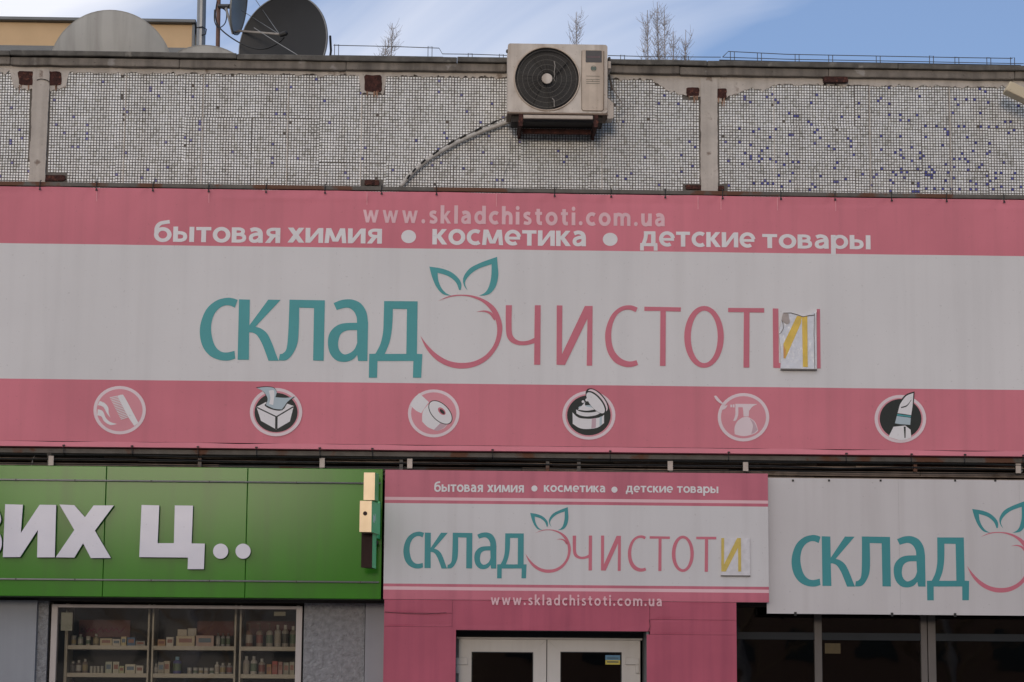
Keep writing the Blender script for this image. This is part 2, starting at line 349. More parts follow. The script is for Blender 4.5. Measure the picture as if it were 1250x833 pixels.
# ================================================================== SETTING
g = struct(MB().box(-600, 600, -300, 900, -.5, 0).build('ground', ASPH))
struct(MB().box(-30, 30, -6, 0, .0, .12).build('pavement', PAVE, bevel=.01))
struct(MB().box(-30, 30, -6.18, -6.004, .0, .135).build('kerb', flat('kerb_stone', (.3, .3, .29), .9)))

# ================================================================== BUILDING
XL, XR = -12.0, 12.0
bld = thing('commercial_building', 'low commercial block with a white and blue mosaic parapet above the shop signs', 'building', (0, 0, 0))
z_tile_top = P(400, 92).z; z_slab = P(400, 70.3).z; z_beam = P(400, 77).z; z_beamb = P(400, 86.5).z
z_wallb = P(400, 560).z
MB().box(XL, XR, .012, .30, z_wallb, z_beamb + .01).build('parapet_wall', GROUT, bld)
MB().box(XL, XR, .30, 14, z_slab - .35, z_slab - .14).build('roof', flat('roofing_felt', (.06, .06, .06), .9), bld)
MB().box(XL, XL + .3, .31, 14, 0, z_slab - .36).build('side_wall', GWALL, bld)
MB().box(XR - .3, XR, .31, 14, 0, z_slab - .36).build('side_wall', GWALL, bld)
MB().box(XL, XR, 14.002, 14.3, 0, z_slab - .14).build('rear_wall', GWALL, bld)
# coping: slabs and beams, each its own piece
def run(name, m, seams, z0, z1, y0, y1, jit=.006, bev=.008):
    xs = [XL] + [P(s, 75).x for s in seams] + [XR]
    for a, b in zip(xs, xs[1:]):
        dz = RND.uniform(-jit, jit); mb = MB(); k = max(2, int((b - a) / .12)); vs = []; fs = []
        for i in range(k + 1):
            x = a + .0012 + (b - a - .0024) * i / k
            n1 = noise.noise(Vector((x * 3, z0, 1))) * .007; n2 = noise.noise(Vector((x * 4, z0, 9))) * .008
            vs += [(x, y0 + n1, z0 + dz + n2), (x, y0 + n1, z1 + dz), (x, y1, z1 + dz), (x, y1, z0 + dz)]
        for i in range(k):
            for j in range(4): fs.append((i * 4 + j, i * 4 + (j + 1) % 4, i * 4 + 4 + (j + 1) % 4, i * 4 + 4 + j))
        fs += [(0, 1, 2, 3), (k * 4 + 3, k * 4 + 2, k * 4 + 1, k * 4)]
        mb.add(vs, fs).build(name, m, bld, recalc=True, bevel=bev)
run('coping_slab', CONC2, [-260, 14, 290, 558, 862, 1094, 1400], z_beam + .003, z_slab, -.10, .55)
run('coping_beam', CONC, [-200, 14, 220, 423, 618, 829, 1010, 1236, 1400], z_beamb, z_beam, -.065, .40)
# plaster under the coping with a ragged lower edge
def ragged(pts_top, pts_bot, yf, yb, name, m, amp=.012, seed=1, step=.03):
    """strip between two polylines in (x,z), bottom edge broken"""
    def lerp(pl, x):
        for (xa, za), (xb, zb) in zip(pl, pl[1:]):
            if xa <= x <= xb: return za + (zb - za) * (x - xa) / (xb - xa)
        return pl[-1][1]
    x0, x1 = pts_bot[0][0], pts_bot[-1][0]; n_ = max(2, int((x1 - x0) / step)); xs = [x0 + (x1 - x0) * i / n_ for i in range(n_ + 1)]
    top = [(x, lerp(pts_top, x)) for x in xs]
    bot = [(x, min(lerp(pts_bot, x) + amp * noise.noise(Vector((x * 9, seed, 0))) + amp * .7 * noise.noise(Vector((x * 27, seed, 5))) + amp * .4 * noise.noise(Vector((x * 70, seed, 8))), lerp(pts_top, x) - .002)) for x in xs]
    mb = MB(); k = len(xs); vs = [(x, yf, z) for x, z in top] + [(x, yf, z) for x, z in bot] + [(x, yb, z) for x, z in bot]
    fs = [(i, i + k, i + k + 1, i + 1) for i in range(k - 1)] + [(i + k, i + 2 * k, i + 2 * k + 1, i + k + 1) for i in range(k - 1)]
    return mb.add(vs, fs).build(name, m, bld)
zt = z_beamb + .005
pb = lambda px, py: XZ(px, py, -.008)
bot = [pb(-900, 74), pb(12, 87), pb(17, 108), pb(80, 109), pb(84, 89), pb(300, 90.5), pb(438, 92), pb(441, 114), pb(468, 115), pb(472, 93), pb(612, 94.5), pb(750, 96),
       pb(797, 98), pb(806, 106), pb(820, 112), pb(836, 117), pb(853, 118), pb(882, 124), pb(893, 118), pb(905, 110), pb(938, 109), pb(942, 103), pb(1248, 107), pb(2200, 116)]
bot = [(x, z) for x, z in bot]
ragged([(XL, zt), (XR, zt)], bot, -.008, .012, 'plaster_band', PLAST, amp=.035, step=.012)
# two wide concrete joints between the mosaic panels
for l, r in ((37.5, 57.5), (855.5, 876)):
    a, b = P(l, 160, -.02).x, P(r, 160, -.02).x
    mb = MB(); k = 40; zs = [P(l, 236).z + (zt - .03 - P(l, 236).z) * i / k for i in range(k + 1)]
    e = lambda z, sd: .006 * noise.noise(Vector((sd, z * 7, 0))) + .004 * noise.noise(Vector((sd, z * 30, 0)))
    loop = [(a + e(z, 1 + l), z) for z in zs[::-1]] + [(b + e(z, 5 + l), z) for z in zs]
    mb.prism(loop, -.022, .012).build('concrete_joint', PLAST, bld)
# rusty steel plates
plates = [(22, 87.5, 45, 104.5), (58.5, 87.5, 75, 104.5), (445, 92, 466, 112), (838, 107, 853.5, 117.5), (872.5, 108, 887, 120), (51, 214, 79, 221), (445, 220, 463, 226), (837, 226, 856, 231), (874, 227, 884, 232), (1004, 95.5, 1034, 102)]
for l, t, r, b in plates:
    mb = MB(); cx, cy = (l + r) / 2, (t + b) / 2; lp = []
    for i in range(28):
        a = 2 * math.pi * i / 28; q = 1 / max(abs(math.cos(a)), abs(math.sin(a)))
        w = 1 + .13 * noise.noise(Vector((a * 1.3, cx, cy)))
        lp.append(XZ(cx + (r - l) / 2 * math.cos(a) * q * w, cy + (b - t) / 2 * math.sin(a) * q * w, -.012))
    mb.prism(lp[::-1], -.0125 if t > 95.6 or t < 95 else -.07, .011).build('rusty_plate', RUST, bld)
# rust runs below the plates
RSTAIN = mat('rust_stain', (.30, .17, .11), .9, var=.3, vs=20)
for l, t, r, b in plates[:5]:
    for q in range(4):
        px = RND.uniform(l + 1, r - 1); ln_ = RND.uniform(4, 13); w_ = RND.uniform(.5, 1.2)
        MB().prism([XZ(*p_, -.0005) for p_ in [(px - w_, b), (px - w_ * .7, b + ln_ * .6), (px, b + ln_), (px + w_ * .6, b + ln_ * .5), (px + w_, b)]], -.0135 if t > 86 else -.01, None).build('rust_run', RSTAIN, bld)
# mosaic tiles
zooms = [((0, 0, 3.472), "440,350 228,426 306,497 234,531 268,566 375,533 373,567 373,590 312,622 336,624 530,466 541,477 610,467 638,377 638,386 685,353 671,411 812,413 882,369 853,518 853,527 852,552 781,584 804,597 698,606 531,649 624,719 706,710 495,743 599,755 658,768 1004,542 988,645 44,458 86,550 96,583 38,597 38,606 54,687 122,722 195,657 6,745"),
 ((240, 0, 3.472), "512,342 339,384 395,375 336,486 370,488 545,435 566,527 322,615 319,675 317,692 433,674 713,632 699,679 629,734 641,757 828,725 924,601 1031,341 1030,396 697,394 1049,568 1061,590 1038,690 1003,706"),
 ((480, 0, 3.472), "288,409 417,435 311,467 369,525 401,578 216,568 377,652 414,698 297,719 437,767 460,767 205,690 194,628 462,493 540,606 703,636 736,659 726,682 970,513 1073,664 1004,733 947,744 980,755"),
 ((730, 0, 3.472), "277,403 264,437 343,438 102,514 205,664 387,603 411,627 353,658 399,706 352,726 264,790 626,405 627,418 650,432 719,409 742,399 755,421 766,433 813,479 836,490 847,490 893,513 905,525 605,545 664,557 687,545 757,546 734,580 822,568 815,578 929,548 918,559 941,582 918,604 537,601 606,601 653,613 723,626 700,636 806,649 630,648 654,660 643,671 682,668 679,681 690,672 549,681 608,692 735,672 759,682 794,694 828,683 851,693 771,740 829,738 666,773 713,773 702,784 725,785 748,774 819,774 783,797 561,794 945,751 910,786 921,797 898,808 927,401 904,434"),
 ((970, 0, 3.472), "403,374 520,375 532,408 370,417 358,429 268,438 404,441 406,486 452,487 452,510 488,510 521,488 268,494 199,493 224,583 236,595 236,619 248,653 142,616 167,628 372,576 455,577 558,535 604,535 558,580 502,624 373,633 432,645 455,634 456,656 467,667 538,648 549,659 538,670 503,681 639,547 651,558 651,569 628,614 695,535 719,535 731,580 766,604 824,604 788,536 823,537 858,538 670,479 680,422 692,444 726,422 761,422 783,378 806,389 820,435 786,479 891,516 914,516 927,550 904,561 948,449 757,637 824,640 816,650 711,649 676,671 699,671 722,671 734,683 642,694 678,706 792,694 781,706 885,685 180,696 169,718 285,733 217,766 182,776 171,776 112,751 78,786 89,797 66,808 329,745 352,745 375,712 411,724 446,713 457,724 481,724 411,758 434,746 469,747 423,780 412,804 320,790 527,724 573,704 585,714 562,727 553,737 575,740 585,738 597,727 565,747 577,749 529,772 518,782 495,806 508,815 530,806 560,795 600,806 646,772 635,796 635,806 655,727 679,750 736,727 669,806 704,806 750,773 773,785 750,806 774,806 818,740 853,740 877,735 877,740 853,762 829,770 822,775 845,798 845,808 880,798 923,758 935,741 923,763 927,810 960,798")]
PT = 3.32 / (F_PX / 22.6) ; PT = .0266
blue = set(); x_org = P(59.5, 160).x; z_org = z_tile_top
for (ox, oy, k), s in zooms:
    for q in s.split():
        a, b = q.split(','); p = P(ox + float(a) / k, oy + float(b) / k, .008)
        blue.add((math.floor((p.x - x_org) / PT), math.floor((z_org - p.z) / PT)))
mb = MB()
for m_ in (TILEW, TILEG, TILEB, TILED): mb.use(m_)
sheet = {}
V, Fs, Mi = mb.v, mb.f, mb.mi
z_low = P(400, 242).z
for i in range(math.floor((XL - x_org) / PT) + 1, math.floor((XR - x_org) / PT)):
    for j in range(0, int((z_org - z_low) / PT) + 1):
        x = x_org + (i + .5) * PT; z = z_org - (j + .5) * PT
        sk = (i // 24, j // 16)
        if sk not in sheet: sheet[sk] = (RND.uniform(-.0035, .0035), RND.uniform(-.003, .003), RND.uniform(-.006, .006), RND.uniform(-.0015, .0015), RND.random())
        dx, dz, ro, dy, sh = sheet[sk]
        cxs = x_org + (sk[0] * 24 + 12) * PT; czs = z_org - (sk[1] * 16 + 8) * PT
        x2 = x + dx - ro * (z - czs) + RND.uniform(-.0009, .0009); z2 = z + dz + ro * (x - cxs) + RND.uniform(-.0009, .0009)
        px, py = PX(x2, 0, z2)
        if 35.5 < px < 59.5 or 853.5 < px < 878: continue
        if any(l - 4 < px < r + 4 and t - 2 < py < b + 3.5 for l, t, r, b in plates): continue
        wob = 2 * noise.noise(Vector((px * .15, py * .15, 3)))
        if 795 < px < 942 and py < {0: 98 + (px - 795) * .36, 1: 121 - (px - 878) * .5}[int(px > 870)] + wob and py < 122: continue
        if 800 < px < 940 and py < 105 + wob: continue
        if py < 92.2 + (px - 400) * .0135 + wob: continue
        is_b = (i, j) in blue
        if not is_b and RND.random() < .0012 + (.05 if (abs(px - 878) < 6 or abs(px - 150) < 2) else 0): continue
        if is_b: mi = 2
        else:
            u = RND.random(); mi = 3 if u < .0006 else (1 if u < .14 else 0)
            if (px < -5 or px > 1255) and RND.random() < (.03 if px > 1255 else .008): mi = 2
        h = .0101; e = .0016; y0 = .0118; y1 = .004 + dy + RND.uniform(-.0005, .0005); tl = RND.uniform(-.0006, .0006); tl2 = RND.uniform(-.0006, .0006)
        o = len(V)
        V += [(x2 - h, y0, z2 - h), (x2 + h, y0, z2 - h), (x2 + h, y0, z2 + h), (x2 - h, y0, z2 + h),
              (x2 - h + e, y1 + tl, z2 - h + e), (x2 + h - e, y1 - tl, z2 - h + e), (x2 + h - e, y1 - tl2, z2 + h - e), (x2 - h + e, y1 + tl2, z2 + h - e)]
        Fs += [(o + 4, o + 5, o + 6, o + 7), (o, o + 1, o + 5, o + 4), (o + 1, o + 2, o + 6, o + 5), (o + 2, o + 3, o + 7, o + 6), (o + 3, o, o + 4, o + 7)]
        Mi += [mi] * 5
mb.build('mosaic_tiles', None, bld, kind='stuff')
# cracks: thin vertical sheet joints in the mosaic
for px in (152, 247, 351, 441, 735, 945, 1062, 1160):
    x = P(px, 160).x; MB().box(x - .004, x + .004, .002, .0115, P(px, 236).z, z_tile_top - .02).build('mortar_seam', PLAST, bld)

# ---- lower walls
yw = 0.0
zg = .12
zwt = P(215, 738, .05).z         # shop window head
zlint = z_wallb
xa = P(45, 780).x; xb = P(59, 780, .05).x; xc = P(371, 780, .05).x; xd = P(445, 780).x; xe = P(470, 780).x
MB().box(XL, xa, -.06, .3, zg, zwt + .02).build('grey_wall_panel', GWALL, bld)
MB().box(xa, xb, -.001, .3, zg, zwt + .02).build('stucco_pier', STUC, bld)
MB().box(xc, xd, -.001, .3, zg, zwt + .02).build('stucco_pier', STUC, bld)
MB().box(xd + .006, xe, -.03, .3, zg, zwt + .02).build('grey_wall_panel', GWALL, bld)
MB().box(xb, xc, .0, .3, zg, P(215, 860, .05).z).build('wall_below_window', STUC, bld)
MB().box(XL, XR, -.03, .3, zwt + .021, zlint - .002).build('lintel', flat('dark_lintel', (.06, .055, .05), .9), bld)
x_pr = P(899, 780, -.447).x
MB().box(x_pr, XR, -.01, .3, zg, .55).build('wall_below_window', STUC, bld)
# interior shell
MB().box(XL + .31, XR - .31, .31, 6, .06, .119).build('floor', INTER, bld)
MB().box(XL + .31, XR - .31, .31, 6, P(215, 715, .3).z, P(215, 715, .3).z + .1).build('ceiling', INTER, bld)
MB().box(XL + .31, XR - .31, 6.001, 6.1, .12, 3.4).build('interior_wall', INTER, bld)
for x in (xb - .12, xc + .02, P(556, 780).x - .2, x_pr - .15): MB().box(x, x + .1, .31, 6, .12, P(215, 715, .3).z - .001).build('partition', INTER, bld)

# ---- brown slatted fascia between the signs
zf1, zf0 = P(625, 555, -.14).z, P(625, 590, -.14).z
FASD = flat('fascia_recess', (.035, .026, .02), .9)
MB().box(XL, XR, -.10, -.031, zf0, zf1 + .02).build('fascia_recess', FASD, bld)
cuts = [0, .16, .30, .36, .58, .70, .92]                      # uneven battens, each laid in lengths
for i, (a_, b_) in enumerate(zip(cuts, [.13, .28, .34, .52, .68, .88, .99])):
    x = XL
    while x < XR:
        w_ = RND.uniform(1.6, 3.4); dz_ = RND.uniform(-.004, .004); yy = -.262 + .02 * (i % 3 == 1) + .05 * (i in (3, 5)) + RND.uniform(-.006, .006)
        MB().box(x, min(x + w_, XR) - .004, yy, -.101, zf0 + (zf1 - zf0) * a_ + dz_ + .002, zf0 + (zf1 - zf0) * b_ + dz_ - .002).build('fascia_slat', RND.choice([FASC, FASC, FASC, RSTEEL]), bld, bevel=.004)
        x += w_
for k_ in range(3):                                            # loose cables run along the recess
    tag(MB().tube([(XL + j * .6, -.280 - .006 * k_, zf0 + (zf1 - zf0) * (.45 + .16 * k_) + .016 * noise.noise(Vector((j * .7, k_ * 5, 0)))) for j in range(41)], .006 + .002 * k_, 5).build('cable', CABLE),
        ['thin black cable lowest along the brown slats under the long banner', 'middle black cable along the brown slats under the long banner', 'thickest black cable highest along the brown slats under the long banner'][k_], 'cable')
for px in (62, 245, 393, 490, 668, 706, 818, 910, 1115, 1243):
    zt_, zb_ = P(px, 551, -.2).z, P(px, 577, -.2).z; x = P(px, 560, -.2).x
    MB().box(x - .02, x + .02, -.30, -.242, zt_ - .05, zt_).build('bracket', RSTEEL, bld)
    MB().box(x - .016, x + .016, -.285, -.245, zb_, zt_ - .052).build('bracket_post', STEEL if px in (393, 818, 910, 1243) else RSTEEL, bld)
for px in (62, 393, 500, 818, 910, 1243):
    MB().pbox(px - 3, 556 + px * .008, px + 3.5, 568 + px * .008, -.30, -.287).build('metal_clip', flat('pale_clip', (.5, .42, .36), .5), bld, bevel=.003)
# thin loop of wire on the left
pts = [P(x, y, -.25) for x, y in cmr([(38, 569), (42, 557), (49, 552), (54, 551)], False)]
tag(MB().tube(pts, .004, 5).build('wire', flat('pale_wire', (.5, .46, .42), .5)), 'short pale wire curling up from the green fascia to the rusty rail', 'wire')

# ================================================================== MAIN BANNER
YB = -.35
def surf(x, z):
    return YB + .0065 * noise.noise(Vector((x * 1.7, z * .8, 0))) + .0035 * noise.noise(Vector((x * 5, z * .5, 4)))
def off(d): return lambda x, z: surf(x, z) - d
ban = thing('main_signboard', 'long pink and white banner with a shop name, web address and six round icons', 'signboard', (0, YB, P(625, 400, YB).z))
z_t, z1, z2, z3, z_b = P(625, 236, YB).z, P(625, 305, YB).z, P(625, 469.3, YB).z, P(625, 544.5, YB).z, P(625, 551.2, YB).z
xs = [-9 + 18 * i / 1200 for i in range(1201)]
TIES = [P(px, 230, YB).x for px in (-20, 49, 118, 187, 255, 325, 397, 466, 533, 677, 746, 812, 882, 953, 1019, 1088, 1155, 1225)]
RIDGES = [P(px, 240, YB).x for px in (118, 255, 448, 606, 745, 852, 880, 949, 1020, 1160)]
def pucker(x, z):
    y = surf(x, z); dz_ = z_t - z
    for tx in TIES:
        if abs(x - tx) < .3:
            q = (x - tx) / (.03 + dz_ * .45); y += .011 * math.exp(-q * q) * math.exp(-dz_ / .10) - .004 * math.cos(q * 2.2) * math.exp(-q * q * .2) * math.exp(-dz_ / .16)
    fade = max(0, min(1, (z - P(625, 251, YB).z) / .04))
    for rx in RIDGES: y -= .004 * fade * math.exp(-((x - rx) / .012) ** 2)
    return y - .005 * fade * math.sin(dz_ * 38 + x * .8) * max(0, noise.noise(Vector((x * .7, 3, dz_ * 2))) + .3)
def sheet_part(name, m, za, zb_, n, fn=None, parent=ban, wavy=None):
    mb = MB(); vs = []; fs = []
    for j in range(n + 1):
        z = za + (zb_ - za) * j / n
        for x in xs:
            zz = z + (wavy(x) if wavy and j == n else 0)
            vs.append((x, (fn or surf)(x, zz), zz))
    k = len(xs)
    for j in range(n):
        for i in range(k - 1): fs.append((j * k + i, (j + 1) * k + i, (j + 1) * k + i + 1, j * k + i + 1))
    mb.add(vs, fs); return mb.build(name, m, parent, smooth=True)
sheet_part('upper_band', PINK, z1, z_t, 34, pucker, wavy=lambda x: -.012 * abs(math.sin(x * 5.7 + .4)) ** 6 * 0 + .006 * noise.noise(Vector((x * 2, 0, 0))))
sheet_part('white_field', WHITE, z2, z1, 24)
sheet_part('lower_band', PINK, z3, z2, 12)
sheet_part('bottom_hem', HEM, z_b, z3, 3, lambda x, z: surf(x, z) - .022 * min(1, (z3 - z) / (z3 - z_b)), wavy=lambda x: .009 * noise.noise(Vector((x * 1.8, 7, 0))) - .003)
weld = flat('weld_pink', (.74, .30, .34), .6)
for px in (118, 255, 448, 606, 852, 880, 949, 1020):
    a_ = P(px, 245, YB).x; zz_ = [z_t - .01 - .012 * i for i in range(11)]
    MB().add([(a_ + sx__, pucker(a_, z) - .003, z) for z in zz_ for sx__ in (-.004, .004)], [(2 * i, 2 * i + 2, 2 * i + 3, 2 * i + 1) for i in range(10)]).build('weld_seam', weld, ban)
# hem return under the frame
mb = MB(); k = len(xs); mb.add([(x, surf(x, z_b) - .022, z_b) for x in xs] + [(x, YB + .06, z_b - .004) for x in xs], [(i, i + 1, i + 1 + k, i + k) for i in range(k - 1)])
mb.build('hem_return', HEM, ban)
# steel frame
MB().box(-9, 9, -.335, -.29, z_t + .012, z_t + .052).build('frame_rail', RSTEEL, ban, bevel=.004)
MB().box(-9, 9, -.315, -.27, z_b - .055, z_b - .012).build('frame_rail', RSTEEL, ban, bevel=.004)
MB().box(-9, 9, -.335, -.295, z2 - .02, z2 + .02).build('frame_rail', RSTEEL, ban)
for px in (-60, 192, 438, 688, 853, 880, 1130, 1300):
    x = P(px, 400, -.32).x; MB().box(x - .018, x + .018, -.289, -.255, z_b - .01, z_t + .01).build('frame_post', RSTEEL, ban)
    MB().box(x - .015, x + .015, -.254, .02, z_t - .05, z_t - .02).build('wall_bracket', RSTEEL, ban)
    MB().box(x - .015, x + .015, -.254, -.02, z_b + .1, z_b + .13).build('wall_bracket', RSTEEL, ban)
# ties
def tie(px, z, dn):
    x = P(px, 230, YB).x; mb = MB()
    mb.tube([(x + .002, YB + .03, z + .075 * dn), (x, YB - .012, z + .055 * dn), (x - .003, YB - .016, z), (x + .003, YB - .01, z - .018 * dn)], .0045, 5)
    mb.box(x - .009, x + .009, YB - .022, YB - .010, z - .026, z - .012) if dn > 0 else mb.box(x - .012, x + .010, YB - .036, YB - .02, z + .004, z + .015)
    mb.build('cable_tie', CABLE, ban)
for px in (-20, 49, 118, 187, 255, 325, 397, 466, 533, 677, 746, 812, 882, 953, 1019, 1088, 1155, 1225): tie(px, z_t - .006, 1)
for px in (10, 90, 172, 251, 321, 397, 460, 604, 745, 887, 1028, 1106, 1170, 1240): tie(px, z_b + .0, -1)
for px in (62, 118, 187, 258, 328, 396, 466, 533, 606, 677, 745, 812, 953, 1090, 1160):    # vertical tie wires up the wall
    if RND.random() < .6:
        x = P(px + RND.uniform(-4, 4), 230, -.3).x; MB().tube([(x, -.33, z_t + .045), (x + RND.uniform(-.01, .01), -.2, z_t + .09 + RND.random() * .06)], .003, 4).build('tie_wire', CABLE, ban)

# logo glyphs, from the photograph: coordinates are enlargement pixels
ZA = lambda p: (180 + p[0] / 3.472, 220 + p[1] / 3.472)
ZC = lambda p: (480 + p[0] / 3.472, 220 + p[1] / 3.472)
ZD = lambda p: (760 + p[0] / 3.472, 220 + p[1] / 3.472)
G = []   # (name, colour, converter, loops)
G.append(('с', 'T', ZA, [[(382, 508, 1), (362, 501), (335, 499), (292, 511), (252, 545), (228, 598), (222, 652), (234, 705), (263, 743), (303, 762), (342, 765), (372, 757, 1), (369, 724, 1), (335, 731), (308, 725), (286, 702), (273, 662), (270, 618), (280, 575), (300, 547), (326, 532), (350, 532), (370, 541, 1)]]))
G.append(('к', 'T', ZA, [[(388, 505, 1), (434, 507, 1), (432, 616, 1), (512, 507, 1), (564, 508, 1), (458, 622, 1), (482, 630), (508, 652), (528, 692), (545, 738), (556, 766, 1), (513, 766, 1), (500, 730), (484, 690), (464, 658), (445, 647), (431, 646, 1), (430, 762, 1), (382, 762, 1)]]))
G.append(('л', 'T', ZA, [[(602, 507, 1), (752, 510, 1), (747, 766, 1), (702, 765, 1), (706, 543, 1), (643, 541, 1), (641, 640), (634, 698), (612, 742), (588, 763), (556, 765, 1), (561, 738, 1), (575, 734), (590, 712), (597, 640)]]))
G.append(('а', 'T', ZA, [[(789, 522, 1), (826, 508), (868, 507), (905, 524), (928, 560), (935, 605, 1), (932, 767, 1), (893, 767, 1), (889, 742, 1), (868, 762), (835, 771), (800, 764), (774, 735), (765, 695), (770, 655), (792, 625), (828, 608), (888, 605, 1), (886, 580), (872, 554), (845, 541), (802, 551, 1)], [(888, 636, 1), (845, 638), (818, 655), (808, 692), (814, 722), (833, 739), (858, 733), (878, 716), (889, 690, 1)]]))
G.append(('д', 'T', ZA, [[(1003, 513, 1), (1145, 514, 1), (1142, 737, 1), (1165, 738, 1), (1160, 838, 1), (1125, 838, 1), (1127, 767, 1), (975, 767, 1), (973, 838, 1), (938, 838, 1), (940, 737, 1), (966, 736, 1), (986, 698), (998, 648), (1001, 590)], [(1040, 546, 1), (1100, 547, 1), (1097, 737, 1), (1006, 737, 1), (1025, 690), (1035, 640), (1039, 590)]]))
G.append(('leaf', 'T', ZC, [[(153, 367, 1), (208, 376), (250, 393), (280, 421), (289, 445), (286, 466, 1), (279, 466, 1), (265, 433), (232, 407), (188, 393, 1), (191, 424), (203, 455), (222, 478), (246, 490, 1), (210, 483), (183, 453), (165, 412)]]))
G.append(('leaf', 'T', ZC, [[(440, 326, 1), (443, 365), (445, 405), (435, 450), (412, 480), (388, 489), (364, 490, 1), (388, 478), (404, 455), (415, 412), (417, 357, 1), (362, 376), (325, 402), (304, 435), (315, 468, 1), (300, 447), (297, 415), (322, 377), (370, 351)]]))
G.append(('ring', 'R', ZC, [[(115, 660, 1), (140, 715), (182, 762), (235, 790), (290, 799), (350, 789), (405, 756), (445, 702), (462, 640), (456, 590), (432, 542), (392, 510), (342, 491), (290, 486), (240, 491), (190, 513, 1), (240, 496), (290, 491), (335, 498), (380, 519), (415, 555), (436, 600), (440, 650), (425, 700), (390, 743), (340, 769), (285, 775), (230, 764), (180, 734), (141, 695)]]))
G.append(('swoosh', 'R', ZC, [[(352, 559, 1), (385, 553), (415, 561), (438, 586, 1), (428, 596, 1), (410, 571), (385, 559)]]))
G.append(('ч', 'R', ZC, [[(477, 531, 1), (503, 531, 1), (502, 632), (510, 665), (535, 682), (570, 681), (598, 669, 1), (600, 531, 1), (625, 531, 1), (623, 783, 1), (597, 783, 1), (598, 692, 1), (560, 700), (520, 697), (490, 678), (478, 640)]]))
G.append(('и', 'R', ZC, [[(693, 531, 1), (717, 532, 1), (715, 738, 1), (812, 534, 1), (845, 534, 1), (843, 787, 1), (820, 787, 1), (823, 588, 1), (728, 784, 1), (692, 783, 1)]]))
G.append(('с', 'R', ZC, [[(1036, 541, 1), (1005, 531), (965, 538), (928, 568), (904, 620), (898, 672), (909, 730), (938, 772), (978, 791), (1010, 792), (1038, 784, 1), (1031, 764, 1), (1000, 769), (965, 756), (936, 722), (924, 670), (929, 615), (948, 573), (975, 553), (1003, 550), (1027, 560, 1)]]))
G.append(('т', 'R', ZD, [[(92, 537, 1), (247, 540, 1), (246, 558, 1), (183, 556, 1), (182, 788, 1), (158, 788, 1), (160, 555, 1), (92, 555, 1)]]))
G.append(('о', 'R', ZD, [circ(345, 665, 84, 131), circ(346, 665, 57, 111)]))
G.append(('т', 'R', ZD, [[(447, 542, 1), (600, 543, 1), (600, 562, 1), (538, 561, 1), (537, 795, 1), (512, 795, 1), (514, 560, 1), (447, 560, 1)]]))
G.append(('и', 'R', ZD, [[(636, 544, 1), (660, 545, 1), (662, 775, 1), (676, 778, 1), (680, 798, 1), (638, 796, 1)]]))
G.append(('и', 'R', ZD, [[(822, 547, 1), (836, 547, 1), (839, 799, 1), (824, 799, 1)]]))
def logo(parent, teal, red, yfun, T=None, skip=(), plane=YB):
    """T maps plane coordinates of the big logo to another sign"""
    for i, (nm, c, conv, loops) in enumerate(G):
        if i in skip: continue
        out = []
        for k, lo in enumerate(loops):
            pts = cmr(lo) if len(lo[0]) > 2 or any(len(p) > 2 for p in lo) else lo
            q = []
            for p in pts:
                x, z = XZ(*conv(p), YB)
                if T: x, z = T(x, z)
                q.append((x, z))
            out.append(q)
        mb = MB(); mb.prism(out, yfun)
        mb.build({'leaf': 'leaf_emblem', 'ring': 'apple_emblem', 'swoosh': 'apple_stroke'}.get(nm, 'letter'), teal if c == 'T' else red, parent)
logo(ban, TEAL, RED, off(.004))
for i_, a in enumerate([('бытовая', 188, 270.3, 342, 296.2), ('химия', 351, 278.7, 466, 297.2), ('косметика', 528, 280.8, 716, 300), ('детские', 781.5, 283.2, 921.5, 307), ('товары', 930.5, 286.5, 1063, 311)]):
    text(a[0], a[1], a[2], a[3], a[4], YB, TXT, ban, surf=off(.0008), each=True)
text('www.skladchistoti.com.ua', 443, 252, 811.5, 274.4, YB, TXP, ban, space=3.2, surf=off(.0008), each=True, wt=1.18)
for cx, cy in ((498.8, 289), (744.8, 292.5)):
    MB().prism([XZ(*p, YB) for p in circ(cx, cy, 9, 8)], off(.0022)).build('print_dot', TXT, ban)

# round icons: parts are the ring, the disc and the picture
def icon(k, ox, oy, f, ring, disc, inner, shapes, label):
    conv = lambda p: XZ(ox + p[0] / f, oy + p[1] / f, YB)
    c0 = conv(ring[:2]); yc = min(surf(c0[0] + a_ * .08, c0[1] + b_ * .08) for a_ in range(-3, 4) for b_ in range(-3, 4)); d = [.0012]
    def put(loops, m, mb):
        mb.use(m); mb.prism([[conv(p) for p in lo] for lo in loops], yc - d[0]); d[0] += .0004
    cx, cy, rx, ry = ring
    root = MB(); put([circ(cx, cy, rx, ry)], PALE, root); put([circ(cx, cy, rx - 16, ry - 15)], FILLP, root)
    if disc: put([circ(*disc)], DARK, root)
    o = root.build('round_icon', None, ban, label=label)
    pic = MB()
    for m, lo in shapes:
        pts = [lo] if not isinstance(lo[0], list) else lo
        put([cmr(q, n=4) if any(len(p) > 2 for p in q) else q for q in pts], m, pic)
    p = pic.build('icon_print', None, o)
sm = lambda pts: [(p[0], p[1]) if len(p) == 2 else p for p in pts]
def S_(pts): # smooth closed: force cmr
    return cmr(pts, n=4)
def line(a, b, w):
    dx, dy = b[0] - a[0], b[1] - a[1]; l = math.hypot(dx, dy); nx, ny = -dy / l * w / 2, dx / l * w / 2
    return [(a[0] + nx, a[1] + ny), (b[0] + nx, b[1] + ny), (b[0] - nx, b[1] - ny), (a[0] - nx, a[1] - ny)]
